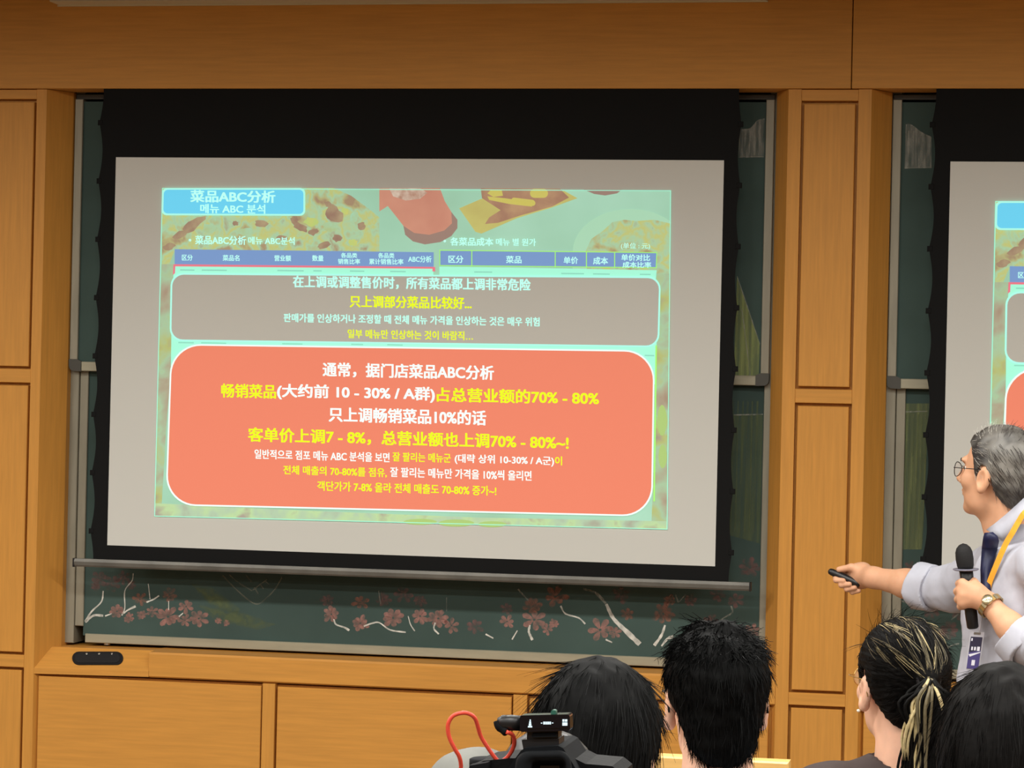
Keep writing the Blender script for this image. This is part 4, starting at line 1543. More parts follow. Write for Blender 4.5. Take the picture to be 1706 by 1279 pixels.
# lanyard with badge
bd = thing('lanyard_badge', 'clear-cased purple name badge on an orange lanyard worn by the presenter', 'badge', tuple(at(1625, 1080, YP - .2)))
M['lanyard'] = pbr('orange_lanyard', (240, 164, 44), 0.7, 0, 0.1, 60)
M['badge'] = pbr('badge_dark_print', (44, 40, 62), 0.4)
M['badge_violet'] = pbr('badge_violet_print', (74, 66, 122), 0.4)
M['badge_white'] = pbr('badge_white_print', (222, 222, 232), 0.5)
M['badge_case'] = pbr('badge_clear_case', (186, 184, 192), 0.25)
pth = [on_shirt(x, y_, .008) for x, y_ in ((1704, 857), (1695, 872), (1686, 888), (1677, 903), (1668, 922), (1660, 941), (1653, 958), (1648, 972), (1644, 990))]
ys_ = np.array([p[1] for p in pth])
ys_ = np.array([ys_[max(0, i - 2):i + 3].min() for i in range(len(ys_))])
ys_ = np.convolve(np.pad(ys_, 2, 'edge'), np.ones(5) / 5, 'valid')
pth = [at(x, y_, yy - .004) for (x, y_), yy in zip(((1704, 857), (1695, 872), (1686, 888), (1677, 903), (1668, 922), (1660, 941), (1653, 958), (1648, 972), (1644, 990)), ys_)]
g = G(); ribbon(g, spline(pth, 3), .014)
back = [neck_b + RB @ np.array(p) for p in ((.085, -.02, .035), (.05, -.075, .06), (0, -.09, .062), (-.05, -.075, .06))]
o = g.obj('strap', 'lanyard', bd)
md = o.modifiers.new('thickness', 'SOLIDIFY'); md.thickness = .0016
g = G(); ribbon(g, spline([pth[0], at(1716, 846, YP - .09), back[0], back[1], back[2], back[3]], 4), .014)
o = g.obj('strap', 'lanyard', bd)
md = o.modifiers.new('thickness', 'SOLIDIFY'); md.thickness = .0016
yb = on_shirt(1645, 1040)[1] - .02
G().tube(spline([on_shirt(1644, 990, .006), at(1638, 1015, yb), at(1634, 1035, yb), at(1632, 1052, yb)], 4), .0022, 6).obj('cord', 'badge_case', bd, True)
cw = lambda u, w, dy=0.0: at(1617 + 23 * u - 9 * w, 1051 + 64 * w + 1.5 * u, yb - dy)
G().extrude([cw(u, w) for u, w in ((0, 0), (1, 0), (1, 1), (0, 1))], (0, .004, 0)).obj('case', 'badge_case', bd)
face = G().extrude([cw(u, w, .0008) for u, w in ((.08, .14), (.92, .14), (.92, .97), (.08, .97))], (0, .0006, 0)).obj('card', 'badge', bd)
G().extrude([cw(u, w, .0014) for u, w in ((.08, .55), (.92, .48), (.92, .97), (.08, .97))], (0, .0005, 0)).obj('print', 'badge_violet', face)
for u0, u1, w0, w1 in ((.14, .24, .18, .25), (.22, .34, .40, .49), (.42, .56, .40, .49), (.64, .84, .39, .50), (.38, .62, .74, .88)):
    G().extrude([cw(u, w, .002) for u, w in ((u0, w0), (u1, w0), (u1, w1), (u0, w1))], (0, .0004, 0)).obj('print', 'badge_white', face)
G().extrude([cw(u, w, .0019) for u, w in ((.08, .60), (.92, .52), (.92, .54), (.2, .66))], (0, .0004, 0)).obj('print', 'badge_white', face)
G().extrude([cw(u, w, .001) for u, w in ((.25, .02), (.75, .02), (.75, .08), (.25, .08))], (0, .0008, 0)).obj('clip', 'metal', bd)

# microphone
mc = thing('microphone', 'black handheld microphone with a grey ring held upright before the tie', 'microphone', tuple(mic_b))
ax = nrmz(mic_t - mic_b)
Lm = np.linalg.norm(mic_t - mic_b)
G().lathe(mic_b, ax, [(0, .011), (.004, .0145), (.03, .0155), (Lm * .55, .0165), (Lm * .70, .0175)], 20).obj('handle', 'blackplastic', mc, True)
G().lathe(mic_b, ax, [(Lm * .70, .0185), (Lm * .74, .021), (Lm * .82, .0225), (Lm * .90, .0215), (Lm * .95, .0175), (Lm * .985, .010), (Lm, .001)], 24).obj('windscreen', 'grille', mc, True)
M['micring'] = pbr('grey_plastic_ring', (112, 110, 124), 0.4)
G().lathe(mic_b + ax * Lm * .695, ax + np.array([.10, 0, 0]), [(-.0018, .030), (.0, .0325), (.0018, .032), (.0022, .016)], 24).obj('anti_roll_ring', 'micring', mc, True)

# presentation remote
rc = thing('presentation_remote', 'small black presentation remote pointed by the presenter toward the screen', 'remote', tuple(q(1407, 962, -.008)))
a, b = q(1381, 950.5, -.006), q(1433, 974, -.020)
G().tube([a + (b - a) * t for t in (0, .03, .1, .5, .9, .97, 1)], [.006, .0085, .0098, .0105, .0105, .009, .006], 14).obj('casing', 'blackplastic', rc, True)
G().tube([a - (b - a) * .012, a], [.004, .005], 10).obj('tip', 'blackmetal', rc, True)

# wristwatch
wt = thing('wristwatch', 'steel and gold bracelet wristwatch on the wrist holding the microphone', 'watch', tuple(wrL))
ax = nrmz(elL - wrL)
wc = wrL + ax * .013
e1 = nrmz(np.cross(ax, [0, 0, 1.0])); e2 = np.cross(ax, e1)
nl = 22
for k in range(nl):
    t0, t1 = 2 * math.pi * (k + .06) / nl, 2 * math.pi * (k + .94) / nl
    P4 = []
    for r in (.0310, .0350):
        for t in (t0, t1):
            for w in (-.0075, .0075):
                P4.append(wc + ax * w + (e1 * math.cos(t) + e2 * math.sin(t)) * r)
    G().add(P4, [(0, 1, 3, 2), (4, 6, 7, 5), (0, 4, 5, 1), (2, 3, 7, 6), (0, 2, 6, 4), (1, 5, 7, 3)]).obj('link', 'steel' if k % 2 else 'gold', wt)
view = CAM - wc
tdir = nrmz(view - (view @ ax) * ax + np.array([-.0, 0, 1.2]))
G().lathe(wc + tdir * .031, tdir, [(0, .014), (.006, .0145), (.009, .012), (.0095, .001)], 18).obj('case', 'steel', wt, True)


# ------------------------------------------------------------------ the audience
def sitter(label, head, shirt_mat, skin, lean=0.06, shoulder_drop=.235, width=.185, raise_l=0.0, face=(0, 1), hipback=.02, neck=.022):
    f = nrmz([face[0], face[1], 0]); r = np.cross(f, [0, 0, 1.0])
    nb = head.w((0, -.035, -.12)); nb = nb + np.array([0, 0, -neck])
    base = np.array([nb[0], nb[1], 0]) - f * (lean + hipback)
    t = thing('person', label, 'person', (base[0], base[1], 0.0), 'seated audience')
    hip = base + np.array([0, 0, .56])
    R3 = np.stack([r, f, [0, 0, 1.0]], 1)
    mid = hip * .45 + nb * .55
    pr = [('e', nb + f * .02 + np.array([0, 0, -.17]), (.155, .105, .18), R3, .05), ('e', mid + np.array([0, 0, -.05]), (.145, .110, .20), R3, .05), ('e', hip, (.165, .125, .13), R3, .05)]
    sk, tro, sho = [], [], []
    for s_ in (1, -1):
        shd = nb + r * s_ * width + np.array([0, 0, -.07 + (raise_l if s_ < 0 else 0)])
        el = shd + r * s_ * .05 + f * .06 + np.array([0, 0, -.27])
        wr = hip + r * s_ * .10 + f * .30 + np.array([0, 0, .12])
        pr += [('c', nb + np.array([0, 0, -.035]), shd, .052, .058, .04), ('c', shd, el, .060, .048, .04), ('c', el, wr * .96 + el * .04, .047, .034, .03)]
        sk += hand_prims(wr, f * .9 + np.array([0, 0, -.25]), (0, 0, -1), .35, -s_)
        kn = hip + r * s_ * .12 + f * .43 + np.array([0, 0, -.03])
        an = np.array([kn[0], kn[1], .09]) - f * .03
        tro += [('c', hip + r * s_ * .085 + np.array([0, 0, -.03]), kn, .082, .062, .04), ('c', kn, an, .060, .045, .03)]
        sho.append(an)
    nk = lambda P: smin(head.skin(P), d_cap(P, head.w((0, -.030, -.05)), nb + np.array([0, 0, -.03]), .052, .060), .018)
    parts = [solid(nk, head.c - np.array([.17, .17, .30]), head.c + .17, .0036)]
    half = len(sk) // 2
    parts += [blob(sk[:half], .004, .010), blob(sk[half:], .004, .010)]
    core = [('c', nb + np.array([0, 0, .0]), hip, .035, .06)]
    for p in pr:
        if p[0] == 'c':
            core.append(('c', p[1], p[2], p[3] * .4, p[4] * .5))
    parts.append(blob(core, .014, .02))
    v, fc = merge(parts)
    mesh_obj('body', v, fc, skin, t, True)
    lo, hi = bounds(pr)
    v, fc = solid(lambda P: smax(union(P, pr, .035) + .003 * wob(P, 35) + .002 * wob(P, 80, 4), -d_cap(P, nb + np.array([0, 0, -.02]), nb + np.array([0, 0, .15]), .057, .075), .006), lo, hi, .008)
    mesh_obj('shirt', v, fc, shirt_mat, t, True)
    tro.append(('e', hip + np.array([0, 0, -.03]), (.172, .13, .10), R3, .04))
    lo, hi = bounds(tro)
    v, fc = solid(lambda P: union(P, tro, .03), lo, hi, .012)
    mesh_obj('trousers', v, fc, 'trousers', t, True)
    for an in sho:
        b0 = np.array([an[0], an[1], .042])
        p2 = [('c', b0 - f * .05, b0 + f * .02, .040, .042), ('c', b0 + f * .02, b0 + f * .15 + np.array([0, 0, -.012]), .042, .032)]
        lo, hi = bounds(p2)
        v, fc = solid(lambda P: smax(union(P, p2, .02), .002 - P[..., 2], .004), lo, hi, .008)
        mesh_obj('shoe', v, fc, 'shoe', t, True)
    head.parts(t)
    return t, nb, f, r, hip


def fuzz(head, parent, fn, mat, count, length, rad, field, seed, res=.004, lift=.25, jitter=.25, curl=0.0, box=.19, down=.19, mask=None, smat=None, steps=5):
    v, f = solid(fn, head.c - np.array([box, box, down]), head.c + box, res)
    N = vnormals(v, f)
    hr = mesh_obj('hair', v, f, mat, parent, True)
    ids = np.arange(len(v)) if mask is None else np.where(mask(head.local(v)))[0]
    rn = np.random.default_rng(seed)
    s = grow(v, N, rn.choice(ids, count), field, length, rad, seed, steps, lift, jitter, curl)
    tag(mesh_obj('hair_strands', s[0], s[1], smat or mat, hr), kind='stuff')
    return hr, v, N


def down_field(head, top=(0, -.03, .13)):
    def fl(P, N):
        L = head.local(P)
        d = L - np.array(top)
        d[:, 2] -= .13
        return d @ head.R.T
    return fl


# man with short black hair, light blue collar
hm = Head(at(1191, 1166, -4.55), (-.30, .95), tilt=-.04, size=.945)
pm = sitter('seated man with tousled short black hair and light blue collar, seen from behind', hm, 'shirt_blue', 'skin_pale', face=(-.1, 1))
HLM = [(-.14, -.112), (-.085, -.104), (-.055, -.060), (-.036, -.030), (-.020, .024), (.012, .024), (.018, -.012), (.034, 0.0), (.040, .040), (.060, .062), (.085, .074), (.13, .08)]


def hair_m(P):
    L = hm.local(P)
    d = d_ell(L, (0, -.016, .034), (.0875, .108, .097))
    d = smin(d, d_ell(L, (0, -.066, -.040), (.062, .046, .076)), .03)
    top = np.clip((L[..., 2] - .07) / .05, 0, 1)
    d = d - .0022 * wob(L, 150) - top * .008 * wob(L, 95, 6)
    cut = (np.interp(L[..., 1], *zip(*HLM)) - L[..., 2] + .004 * wob(L, 170, 2)) * .8
    return smax(d, cut, .006) * hm.s


fuzz(hm, pm[0], hair_m, 'hair_black', 2600, .026, .0008, down_field(hm), 11, .0042, .14, .22, mask=lambda L: (L[:, 2] > .03) | (L[:, 1] < -.055))
fuzz_ids = None
v_, f_ = solid(lambda P: hair_m(P), hm.c - .19, hm.c + .19, .008)
N2 = vnormals(v_, f_)
tp_ = np.where(hm.local(v_)[:, 2] > .075)[0]
s_t = grow(v_, N2, np.random.default_rng(8).choice(tp_, 700), down_field(hm), .032, .0012, 8, 6, .55, .5, .35)
tag(mesh_obj('hair_tufts', s_t[0], s_t[1], 'hair_black', [c for c in pm[0].children if c.name.startswith('hair')][0]), kind='stuff')
spectacles(hm, 'black framed glasses on the seated man with tousled black hair', 'blackmetal', 'eyeglasses worn by people', .0016)
# his shirt collar
def collar(nb, f, r, parent, mat, rad=.063, hgt=.045):
    g = G()
    n = 28
    for k, a in enumerate(np.linspace(-2.7, 2.7, n)):
        dv = -f * math.cos(a) + r * math.sin(a)
        for rr, zz in ((rad - .004, .0), (rad, hgt), (rad + .006, hgt + .004), (rad + .024, hgt - .035)):
            g.v.append(tuple(nb + dv * rr + np.array([0, 0, zz - .012 * (1 - math.cos(a)) * .5])))
    for k in range(n - 1):
        for j in range(3):
            g.f.append([k * 4 + j, (k + 1) * 4 + j, (k + 1) * 4 + j + 1, k * 4 + j + 1])
    o = g.obj('collar', mat, parent, True)
    md = o.modifiers.new('thickness', 'SOLIDIFY'); md.thickness = .003
    return o


collar(pm[1] + np.array([0, 0, -.018]), pm[2], pm[3], pm[0], 'shirt_blue')

# person bowed over, dark bob, grey shirt
hb = Head(at(996, 1252, -5.36), (.12, .99), tilt=-.25, size=.90)
pb = sitter('seated person in grey with long straight black hair, head bowed behind the camera', hb, 'shirt_grey', 'skin_pale', lean=.10, raise_l=.125, width=.140, face=(.05, 1))


def hair_b(P):
    L = hb.local(P)
    d = d_ell(L, (0, -.012, .034), (.0885, .112, .100))
    d = smin(d, d_cap(L, (0, -.045, -.02), (0, -.050, -.14), .082, .078), .035)
    d = d - .0024 * wob(L * np.array([1, 1, .25]), 190) - .0015 * wob(L, 90, 3)
    cut = np.minimum((L[..., 1] - .045) * .8, (.060 - L[..., 2]) * .8)
    return smax(d, cut, .01) * hb.s


fuzz(hb, pb[0], hair_b, 'hair_black', 2600, .055, .0007, down_field(hb, (0, .0, .14)), 21, .0045, .02, .07, box=.2, down=.28)
v_, f_ = solid(hair_b, hb.c - np.array([.2, .2, .28]), hb.c + .2, .009)
Lb = hb.local(v_)
N2 = vnormals(v_, f_)
ids = np.where((Lb[:, 0] < -.03) & (Lb[:, 2] > .0))[0]
s_t = grow(v_, N2, np.random.default_rng(9).choice(ids, 60), down_field(hb, (0, .0, .14)), .070, .0004, 10, 6, .35, .25)
tag(mesh_obj('stray_hairs', s_t[0], s_t[1], 'hair_black', [c for c in pb[0].children if c.name.startswith('hair')][0]), kind='stuff')

# woman with ponytail
hw = Head(at(1500, 1140, -3.75), (-.47, .88), tilt=.02, lean=0, size=.96)
pw = sitter('seated woman in glasses with a bleach-streaked ponytail tied by black band', hw, 'shirt_dark', 'skin_pale', width=.155, face=(-.35, .94), lean=.04)
tie = hw.c + (at(1547, 1131, -3.86) - hw.c)
HLW = [(-.16, -.085), (-.085, -.080), (-.055, -.060), (-.030, -.030), (-.016, .034), (.012, .034), (.020, .0), (.040, .015), (.052, .045), (.070, .066), (.10, .078), (.14, .08)]


def hair_w(P):
    L = hw.local(P)
    d = d_ell(L, (0, -.016, .034), (.0845, .108, .098))
    tl = hw.local(tie[None])[0]
    d = smin(d, d_cap(L, (0, -.05, .02), tl, .07, .020), .03)
    d = smin(d, d_ell(L, (0, -.066, -.030), (.058, .040, .062)), .03)
    v_ = L - tl
    ang_ = np.arctan2(v_[..., 2], v_[..., 0])
    d = d - .0016 * np.sin(ang_ * 46 + 3 * wob(L, 40)) * np.clip(np.linalg.norm(v_, axis=-1) / .05, 0, 1)
    cut = (np.interp(L[..., 1], *zip(*HLW)) - L[..., 2]) * .8
    return smax(d, cut, .006) * hw.s


def to_tie(P, N):
    return tie - P


hr_w, vW, NW = fuzz(hw, pw[0], hair_w, 'hair_brown', 2200, .05, .0007, to_tie, 31, .004, .06, .06)
LW = hw.local(vW)
cand = np.where((LW[:, 2] > .035) & (LW[:, 1] < .03))[0]
rn = np.random.default_rng(5)
ang_w = np.arctan2(LW[:, 2] - hw.local(tie[None])[0][2], LW[:, 0])
band = cand[(np.sin(ang_w[cand] * 16 + 1.0) > .72) & (ang_w[cand] > 1.05) & (ang_w[cand] < 2.6)]
toward = grow(vW, NW, rn.choice(band, 110), lambda P, N: tie - P, .095, .0009, 33, 9, .03, .03)
tag(mesh_obj('hair_streaks', toward[0], toward[1], 'hair_mid', hr_w), kind='stuff')
s2 = grow(vW, NW, rn.choice(band, 34), lambda P, N: tie - P, .085, .0010, 34, 9, .05, .02)
tag(mesh_obj('hair_streaks', s2[0], s2[1], 'hair_blond', hr_w), kind='stuff')
s3 = grow(vW, NW, rn.choice(np.where(LW[:, 2] > .07)[0], 160), lambda P, N: tie - P, .07, .0005, 36, 6, .5, .3)
tag(mesh_obj('stray_hairs', s3[0], s3[1], 'hair_brown', hr_w), kind='stuff')
# band
ax = nrmz(tie - hw.c)
e1 = nrmz(np.cross(ax, [0, 0, 1.0])); e2 = np.cross(e1, ax)
G().tube([tie + (e1 * math.cos(a) + e2 * math.sin(a)) * .0185 for a in np.linspace(0, 6.2832, 22)], .0065, 8, False).obj('hair_band', 'piping', pw[0], True)
# tail: many locks from the band downward
rn = random.Random(12)
locks = {'hair_brown': G(), 'hair_blond': G(), 'hair_mid': G()}
ytl = tie[1]
for k in range(150):
    mat = 'hair_brown'
    x1 = rn.gauss(1545, 17); x2 = rn.gauss(1535, 16)
    if k < 6:
        mat = 'hair_blond'; x1 = rn.gauss(1528, 3.0); x2 = rn.gauss(1503, 5)
    elif k < 12:
        mat = 'hair_blond'; x1 = rn.gauss(1531, 2.5); x2 = rn.gauss(1527, 3)
    elif k < 16:
        mat = 'hair_blond'; x1 = rn.gauss(1567, 3); x2 = rn.gauss(1585, 5)
    elif k < 26:
        mat = 'hair_mid'; x1 = rn.gauss(1540, 10); x2 = rn.gauss(1530, 14)
    dy = rn.gauss(-.035, .010) - (.012 if mat != 'hair_brown' else 0)
    p0 = at(1548 + rn.uniform(-6, 6), 1131 + rn.uniform(-4, 6), ytl - .004)
    p1 = at(1550 + (x1 - 1545) * .35, 1140 + rn.uniform(-6, 8), ytl + dy * .8)
    p2 = at(x1, 1168 + rn.uniform(-8, 8), ytl + dy)
    p3 = at((x1 + x2) / 2 + rn.uniform(-3, 3), 1212, ytl + dy * .8)
    p4 = at(x2, 1262 + rn.uniform(-12, 20), ytl + dy * .5)
    p5 = at(x2 + rn.uniform(-8, 8), 1310 + rn.uniform(-12, 30), ytl + dy * .4)
    if mat == 'hair_blond' and 6 > k:
        p3 = at(x2 + 10, 1200, ytl + dy); p4 = at(x2 + 2, 1222 + rn.uniform(0, 20), ytl + dy * .8); p5 = at(x2 + 4, 1248 + rn.uniform(0, 20), ytl + dy * .6)
    locks[mat].tube(spline([p0, p1, p2, p3, p4, p5], 4), [.0030] * 6 + [.0034] * 8 + [.0026] * 4 + [.0016, .001, .0005], 5, True)
tail = locks['hair_brown'].obj('ponytail', 'hair_brown', pw[0], True)
tag(tail, kind='stuff')
for mm in ('hair_blond', 'hair_mid'):
    tag(locks[mm].obj('hair_streaks', mm, tail, True), kind='stuff')
spectacles(hw, 'gold wire glasses on the seated woman with the ponytail', 'gold', 'eyeglasses worn by people', .0010)
er = thing('earring', 'small bright pearl stud in the ear of the woman with ponytail', 'earring', tuple(hw.w((-.085, -.004, -.049))))
M['pearl'] = pbr('pearl', (240, 232, 214), 0.15)
G().lathe(hw.w((-.088, -.004, -.052)), (0, 0, 1), [(0, .0005), (.001, .0026), (.003, .0036), (.005, .0026), (.006, .0005)], 12).obj('pearl', 'pearl', er, True)
G().tube([hw.w((-.080, -.004, -.049)), hw.w((-.089, -.004, -.049))], .0006, 6).obj('pin', 'gold', er)
# neck binding of her top
nbw, fw_, rw_ = pw[1], pw[2], pw[3]
G().tube([nbw + (-fw_ * math.cos(a) + rw_ * math.sin(a)) * .078 + np.array([0, 0, -.026 - .012 * (1 - math.cos(a))]) for a in np.linspace(-3.1, 3.1, 30)], .007, 8).obj('neck_binding', 'piping', pw[0], True)

# person with long dark hair in the corner
hc = Head(at(1672, 1252, -4.75), (-.05, 1), tilt=-.02, size=1.0)
pc = sitter('seated person with long dark brown hair, nearest head in the bottom right corner', hc, 'shirt_dark', 'skin_pale', face=(0, 1))


def hair_c(P):
    L = hc.local(P)
    d = d_ell(L, (0, -.012, .030), (.092, .114, .104))
    d = smin(d, d_cap(L, (0, -.045, -.02), (0, -.060, -.26), .092, .108), .04)
    d = d - .0026 * wob(L * np.array([1, 1, .22]), 170) - .002 * wob(L, 70, 3)
    cut = np.minimum((L[..., 1] - .04) * .8, (.062 - L[..., 2]) * .8)
    return smax(d, cut, .01) * hc.s


fuzz(hc, pc[0], hair_c, 'hair_brown', 3000, .06, .0007, down_field(hc, (0, 0, .14)), 41, .005, .03, .09, box=.22, down=.42)
v_, f_ = solid(hair_c, hc.c - np.array([.22, .22, .3]), hc.c + .2, .009)
N2 = vnormals(v_, f_)
ids = np.where(hc.local(v_)[:, 0] < -.02)[0]
s_t = grow(v_, N2, np.random.default_rng(19).choice(ids, 110), down_field(hc, (0, .0, .14)), .07, .0004, 14, 6, .25, .25)
tag(mesh_obj('stray_hairs', s_t[0], s_t[1], 'hair_brown', [c for c in pc[0].children if c.name.startswith('hair')][0]), kind='stuff')

# chairs under the audience
M['chairshell'] = pbr('dark_blue_chair_shell', (44, 50, 64), 0.55)
M['chairleg'] = pbr('chair_steel_tube', (120, 120, 122), 0.35, 0.8)
for (t, nb, f, r, hip), lab in ((pm, 'dark chair under the seated man with tousled black hair'), (pb, 'dark chair under the bowed person in grey'),
                                (pw, 'dark chair under the woman with the ponytail'), (pc, 'dark chair under the person with long dark hair')):
    ch = thing('chair', lab, 'chair', (hip[0], hip[1], 0), 'audience chairs')
    R3 = np.stack([r, f, [0, 0, 1.0]], 1)
    B_ = np.array([hip[0], hip[1], 0])
    tf = lambda p: B_ + R3 @ np.array(p)
    zt = hip[2] - .135
    g = G().box(-.20, .20, -.20, .24, zt - .03, zt); g.v = [tuple(tf(p)) for p in g.v]; g.obj('seat', 'chairshell', ch)
    g = G().box(-.19, .19, -.235, -.205, zt + .08, zt + .42); g.v = [tuple(tf(p)) for p in g.v]; g.obj('backrest', 'chairshell', ch)
    for sx in (-.175, .175):
        G().tube([tf((sx, -.22, zt + .1)), tf((sx, -.225, zt - .02)), tf((sx, -.22, .0))], .011, 8).obj('leg', 'chairleg', ch, True)
        G().tube([tf((sx, .20, zt - .028)), tf((sx, .215, .0))], .011, 8).obj('leg', 'chairleg', ch, True)

# ------------------------------------------------------------------ bench ahead of the front row
YT = -2.9
zt = at(1280, 1268, YT)[2]
xa, xb = at(925, 1271, YT)[0], at(1314, 1271, YT)[0]
lt = thing('bench', 'short wooden bench whose pale top rail shows behind the black-haired man', 'bench', ((xa + xb) / 2, YT + .22, 0))
M['palewood'] = pbr('pale_lacquered_wood', (236, 190, 116), 0.35, 0, 0.08, 8, stretch=(1, 12, 12))
G().box(xa, xb, YT, YT + .05, zt - .03, zt, .004).obj('top_rail', 'palewood', lt)
G().box(xa + .02, xb - .02, YT + .012, YT + .035, .50, zt - .03, .002).obj('backrest', 'wood_h', lt)
G().box(xa + .02, xb - .02, YT + .035, YT + .45, .42, .45, .004).obj('seat', 'wood_h', lt)
for a, b in ((xa + .005, xa + .03), (xb - .03, xb - .005)):
    G().box(a, b, YT + .008, YT + .045, 0, zt - .03, .002).obj('post', 'wood_v', lt)
    G().box(a, b, YT + .41, YT + .445, 0, .42, .002).obj('leg', 'wood_v', lt)

# ------------------------------------------------------------------ camera with wireless receiver on a tripod
YC = -6.8
c_ = lambda x, y, dy=0.0: at(x, y, YC + dy)
M['cambody'] = pbr('camera_black_leatherette', (10, 11, 13), 0.6, 0, 0.2, 200, bump=0.3, spec=0.12)
M['camsheen'] = pbr('camera_satin_black', (14, 16, 19), 0.75, spec=0.12)
M['rubber'] = pbr('eyecup_rubber', (14, 16, 19), 0.75, spec=0.15)
M['recv'] = pbr('receiver_gloss_black', (10, 11, 18), 0.15)
M['cable'] = pbr('red_coiled_cable', (226, 76, 56), 0.45)
M['led'] = glow('receiver_display_white', (214, 236, 244), .9)
M['greenled'] = pbr('green_tinted_tab', (42, 92, 78), 0.4)
cb = thing('camera', 'black video camera on tripod with viewfinder eyecup, in the foreground', 'camera', tuple(c_(905, 1420)))
pts = [(770, 1290), (785, 1275), (806, 1267), (850, 1263), (870, 1262), (955, 1262), (975, 1272), (1020, 1276), (1035, 1288), (1038, 1330), (1038, 1420), (770, 1420)]
G().extrude([c_(x, y, .012) for x, y in pts], (0, .055, 0)).obj('body', 'cambody', cb)
hump = [(842, 1290), (852, 1272), (868, 1250), (874, 1246), (930, 1242), (938, 1246), (952, 1268), (966, 1292)]
o = G().extrude([c_(x, y, -.004) for x, y in hump], (0, .065, 0)).obj('viewfinder_housing', 'camsheen', cb)
ec_o = rounded([(862, 1251), (948, 1249), (962, 1330), (850, 1332)], 18)
ec_i = rounded([(888, 1268), (938, 1267), (940, 1312), (886, 1313)], 9)
g = G(); n = len(ec_o)
g.v = [tuple(c_(x, y, -.006)) for x, y in ec_o] + [tuple(c_(905 + (x - 905) * .93, 1288 + (y - 1288) * .93, -.020)) for x, y in ec_o] + [tuple(c_(905 + (x - 905) * 1.16, 1288 + (y - 1288) * 1.16, -.019)) for x, y in ec_i] + [tuple(c_(x, y, -.006)) for x, y in ec_i]
for L in range(3):
    g.f += [[L * n + i, L * n + (i + 1) % n, (L + 1) * n + (i + 1) % n, (L + 1) * n + i] for i in range(n)]
g.f.append([3 * n + i for i in range(n)])
ec = g.obj('eyecup', 'rubber', cb, True)
G().extrude([c_(x, y, -.0072) for x, y in [(900, 1275), (932, 1275), (933, 1304), (899, 1304)]], (0, .001, 0)).obj('eyepiece_glass', 'recv', ec)
G().lathe(c_(812, 1269, .040), (0, 0, 1), [(-.004, .014), (.002, .014), (.003, .012)], 20).obj('mode_dial', 'camsheen', cb, True)
G().extrude([c_(x, y, .0) for x, y in [(782, 1275), (812, 1270), (812, 1290), (780, 1292)]], (0, .012, 0)).obj('grip_plate', 'camsheen', cb)
G().lathe(c_(905, 1335, .067), (-.15, 1, 0.05), [(0, .034), (.02, .036), (.07, .036), (.09, .040), (.10, .040)], 28).obj('lens_barrel', 'blackplastic', cb, True)
hs = G().extrude([c_(x, y, .004) for x, y in [(869, 1232), (931, 1230), (932, 1246), (872, 1249)]], (0, .022, 0)).obj('hot_shoe', 'blackplastic', cb)
G().extrude([c_(x, y, .002) for x, y in [(886, 1222), (927, 1221), (927, 1227), (886, 1228)]], (0, .022, 0)).obj('shoe_plate', 'camsheen', hs)
G().extrude([c_(x, y, .006) for x, y in [(878, 1217), (930, 1216), (930, 1232), (878, 1233)]], (0, .016, 0)).obj('shoe_foot', 'blackplastic', hs)
rv = thing('wireless_receiver', 'small black wireless microphone receiver clipped on top of the camera', 'receiver', tuple(c_(905, 1219)))
box_o = rounded([(866, 1191.5), (949, 1189.5), (950, 1217), (866, 1219)], 4, 3)
G().extrude([c_(x, y, .0) for x, y in box_o], (0, .013, 0)).obj('casing', 'recv', rv)
dsp = G().extrude([c_(x, y, -.0005) for x, y in rounded([(877, 1196), (946, 1194.5), (947, 1212), (877, 1213.5)], 2, 2)], (0, .0005, 0)).obj('display', 'recv', rv)
for x0, x1, y0, y1 in ((879.5, 886.5, 1209, 1211.5), (881, 885, 1205, 1208.6), (881.6, 884.6, 1201.6, 1204.6), (882.4, 884.2, 1198.3, 1201.2),
                       (901, 903.2, 1203.6, 1205), (905, 908, 1202, 1206.4), (908.6, 911.4, 1202, 1206.4), (912, 914.6, 1202, 1206.4), (915.2, 917.8, 1202, 1206.4), (919.4, 921.6, 1203.4, 1204.8),
                       (937, 940.3, 1198, 1202), (941.2, 945, 1198, 1202), (936.8, 945.2, 1203.2, 1208.5)):
    G().extrude([c_(x, y, -.0010) for x, y in ((x0, y0), (x1, y0), (x1, y1), (x0, y1))], (0, .0005, 0)).obj('display_mark', 'led', dsp)
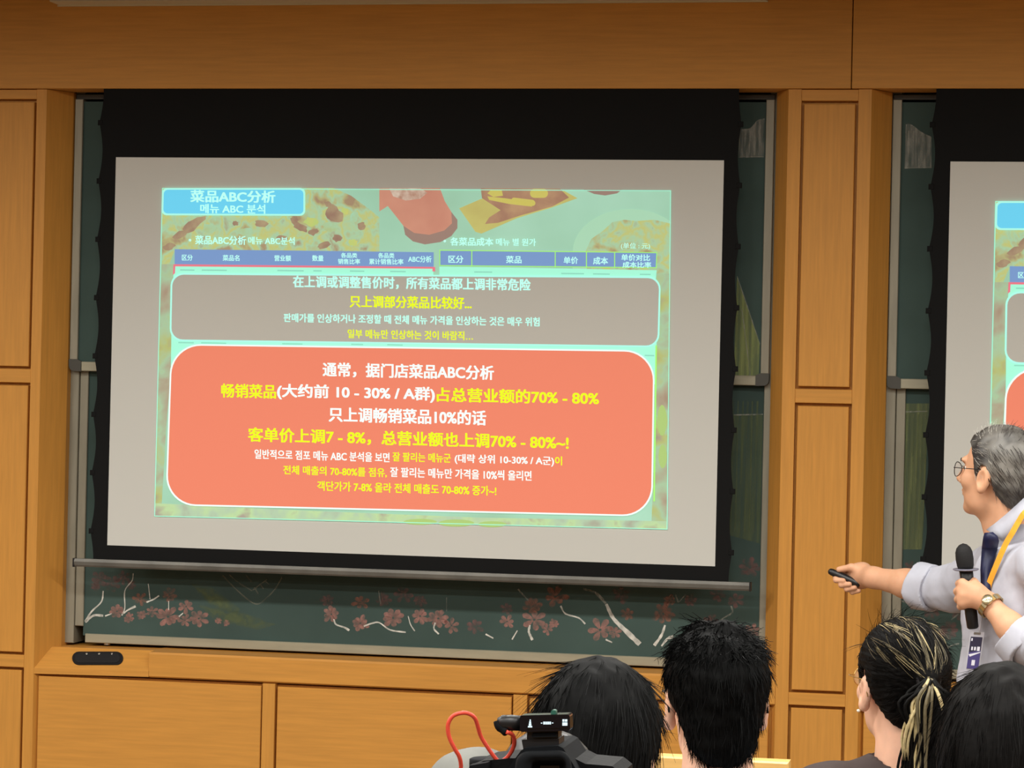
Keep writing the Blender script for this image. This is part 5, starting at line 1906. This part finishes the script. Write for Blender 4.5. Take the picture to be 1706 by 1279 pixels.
G().extrude([c_(x, y, .004) for x, y in rounded([(918, 1182.5), (926, 1182.5), (926.5, 1192), (917.5, 1192)], 3, 3)], (0, .006, 0)).obj('status_tab', 'greenled', rv)
cbL = thing('cable', 'red audio cable looping from the receiver down to the camera', 'cable', tuple(c_(850, 1205)))
G().tube([c_(869, 1204.5, .010), c_(850, 1203.5, .010), c_(838, 1203, .010), c_(831, 1204.5, .010)], [.0058, .0060, .0056, .0042], 12).obj('plug', 'blackplastic', cbL, True)
G().tube(spline([c_(831, 1201, .010), c_(833, 1209, .009), c_(840, 1216, .008), c_(845, 1221, .007)], 3), [.0042] * 5 + [.0036] * 4 + [.0028], 10).obj('boot', 'camsheen', cbL, True)
cpts = [(844, 1219), (854, 1224), (857, 1236), (853, 1250), (843, 1263), (832, 1267.5), (824, 1261), (812, 1244), (801, 1226), (796, 1210), (791, 1196), (781, 1188.5), (768, 1187.5), (754, 1193), (746.5, 1207), (748, 1226), (757, 1246), (765, 1260), (768, 1275), (768, 1300), (782, 1330)]
G().tube(spline([c_(x, y, .004 + .012 * math.sin(i * .35)) for i, (x, y) in enumerate(cpts)], 6), .0016, 10).obj('wire', 'cable', cbL, True)
tp = thing('tripod', 'black camera tripod carrying the video camera in the foreground', 'tripod', (c_(905, 1420)[0], YC + .04, 0))
ctr = np.array([c_(905, 1420)[0], YC + .04, c_(905, 1420)[2]])
G().lathe(ctr - np.array([0, 0, .10]), (0, 0, 1), [(0, .022), (.03, .03), (.07, .03), (.085, .045), (.0995, .045)], 18).obj('head', 'blackplastic', tp, True)
G().tube([ctr - np.array([0, 0, .10]), ctr - np.array([0, 0, .55])], .014, 12).obj('column', 'blackmetal', tp, True)
for a in (.5, 2.6, 4.7):
    foot = np.array([ctr[0] + .45 * math.cos(a), ctr[1] + .45 * math.sin(a), .012])
    lg = G().tube([ctr - np.array([0, 0, .16]) + np.array([.03 * math.cos(a), .03 * math.sin(a), 0]), foot], [.014, .010], 10).obj('leg', 'blackmetal', tp, True)
    G().lathe(foot + np.array([0, 0, -.012]), (0, 0, 1), [(0, .014), (.02, .014), (.024, .010)], 10).obj('rubber_foot', 'rubber', lg, True)
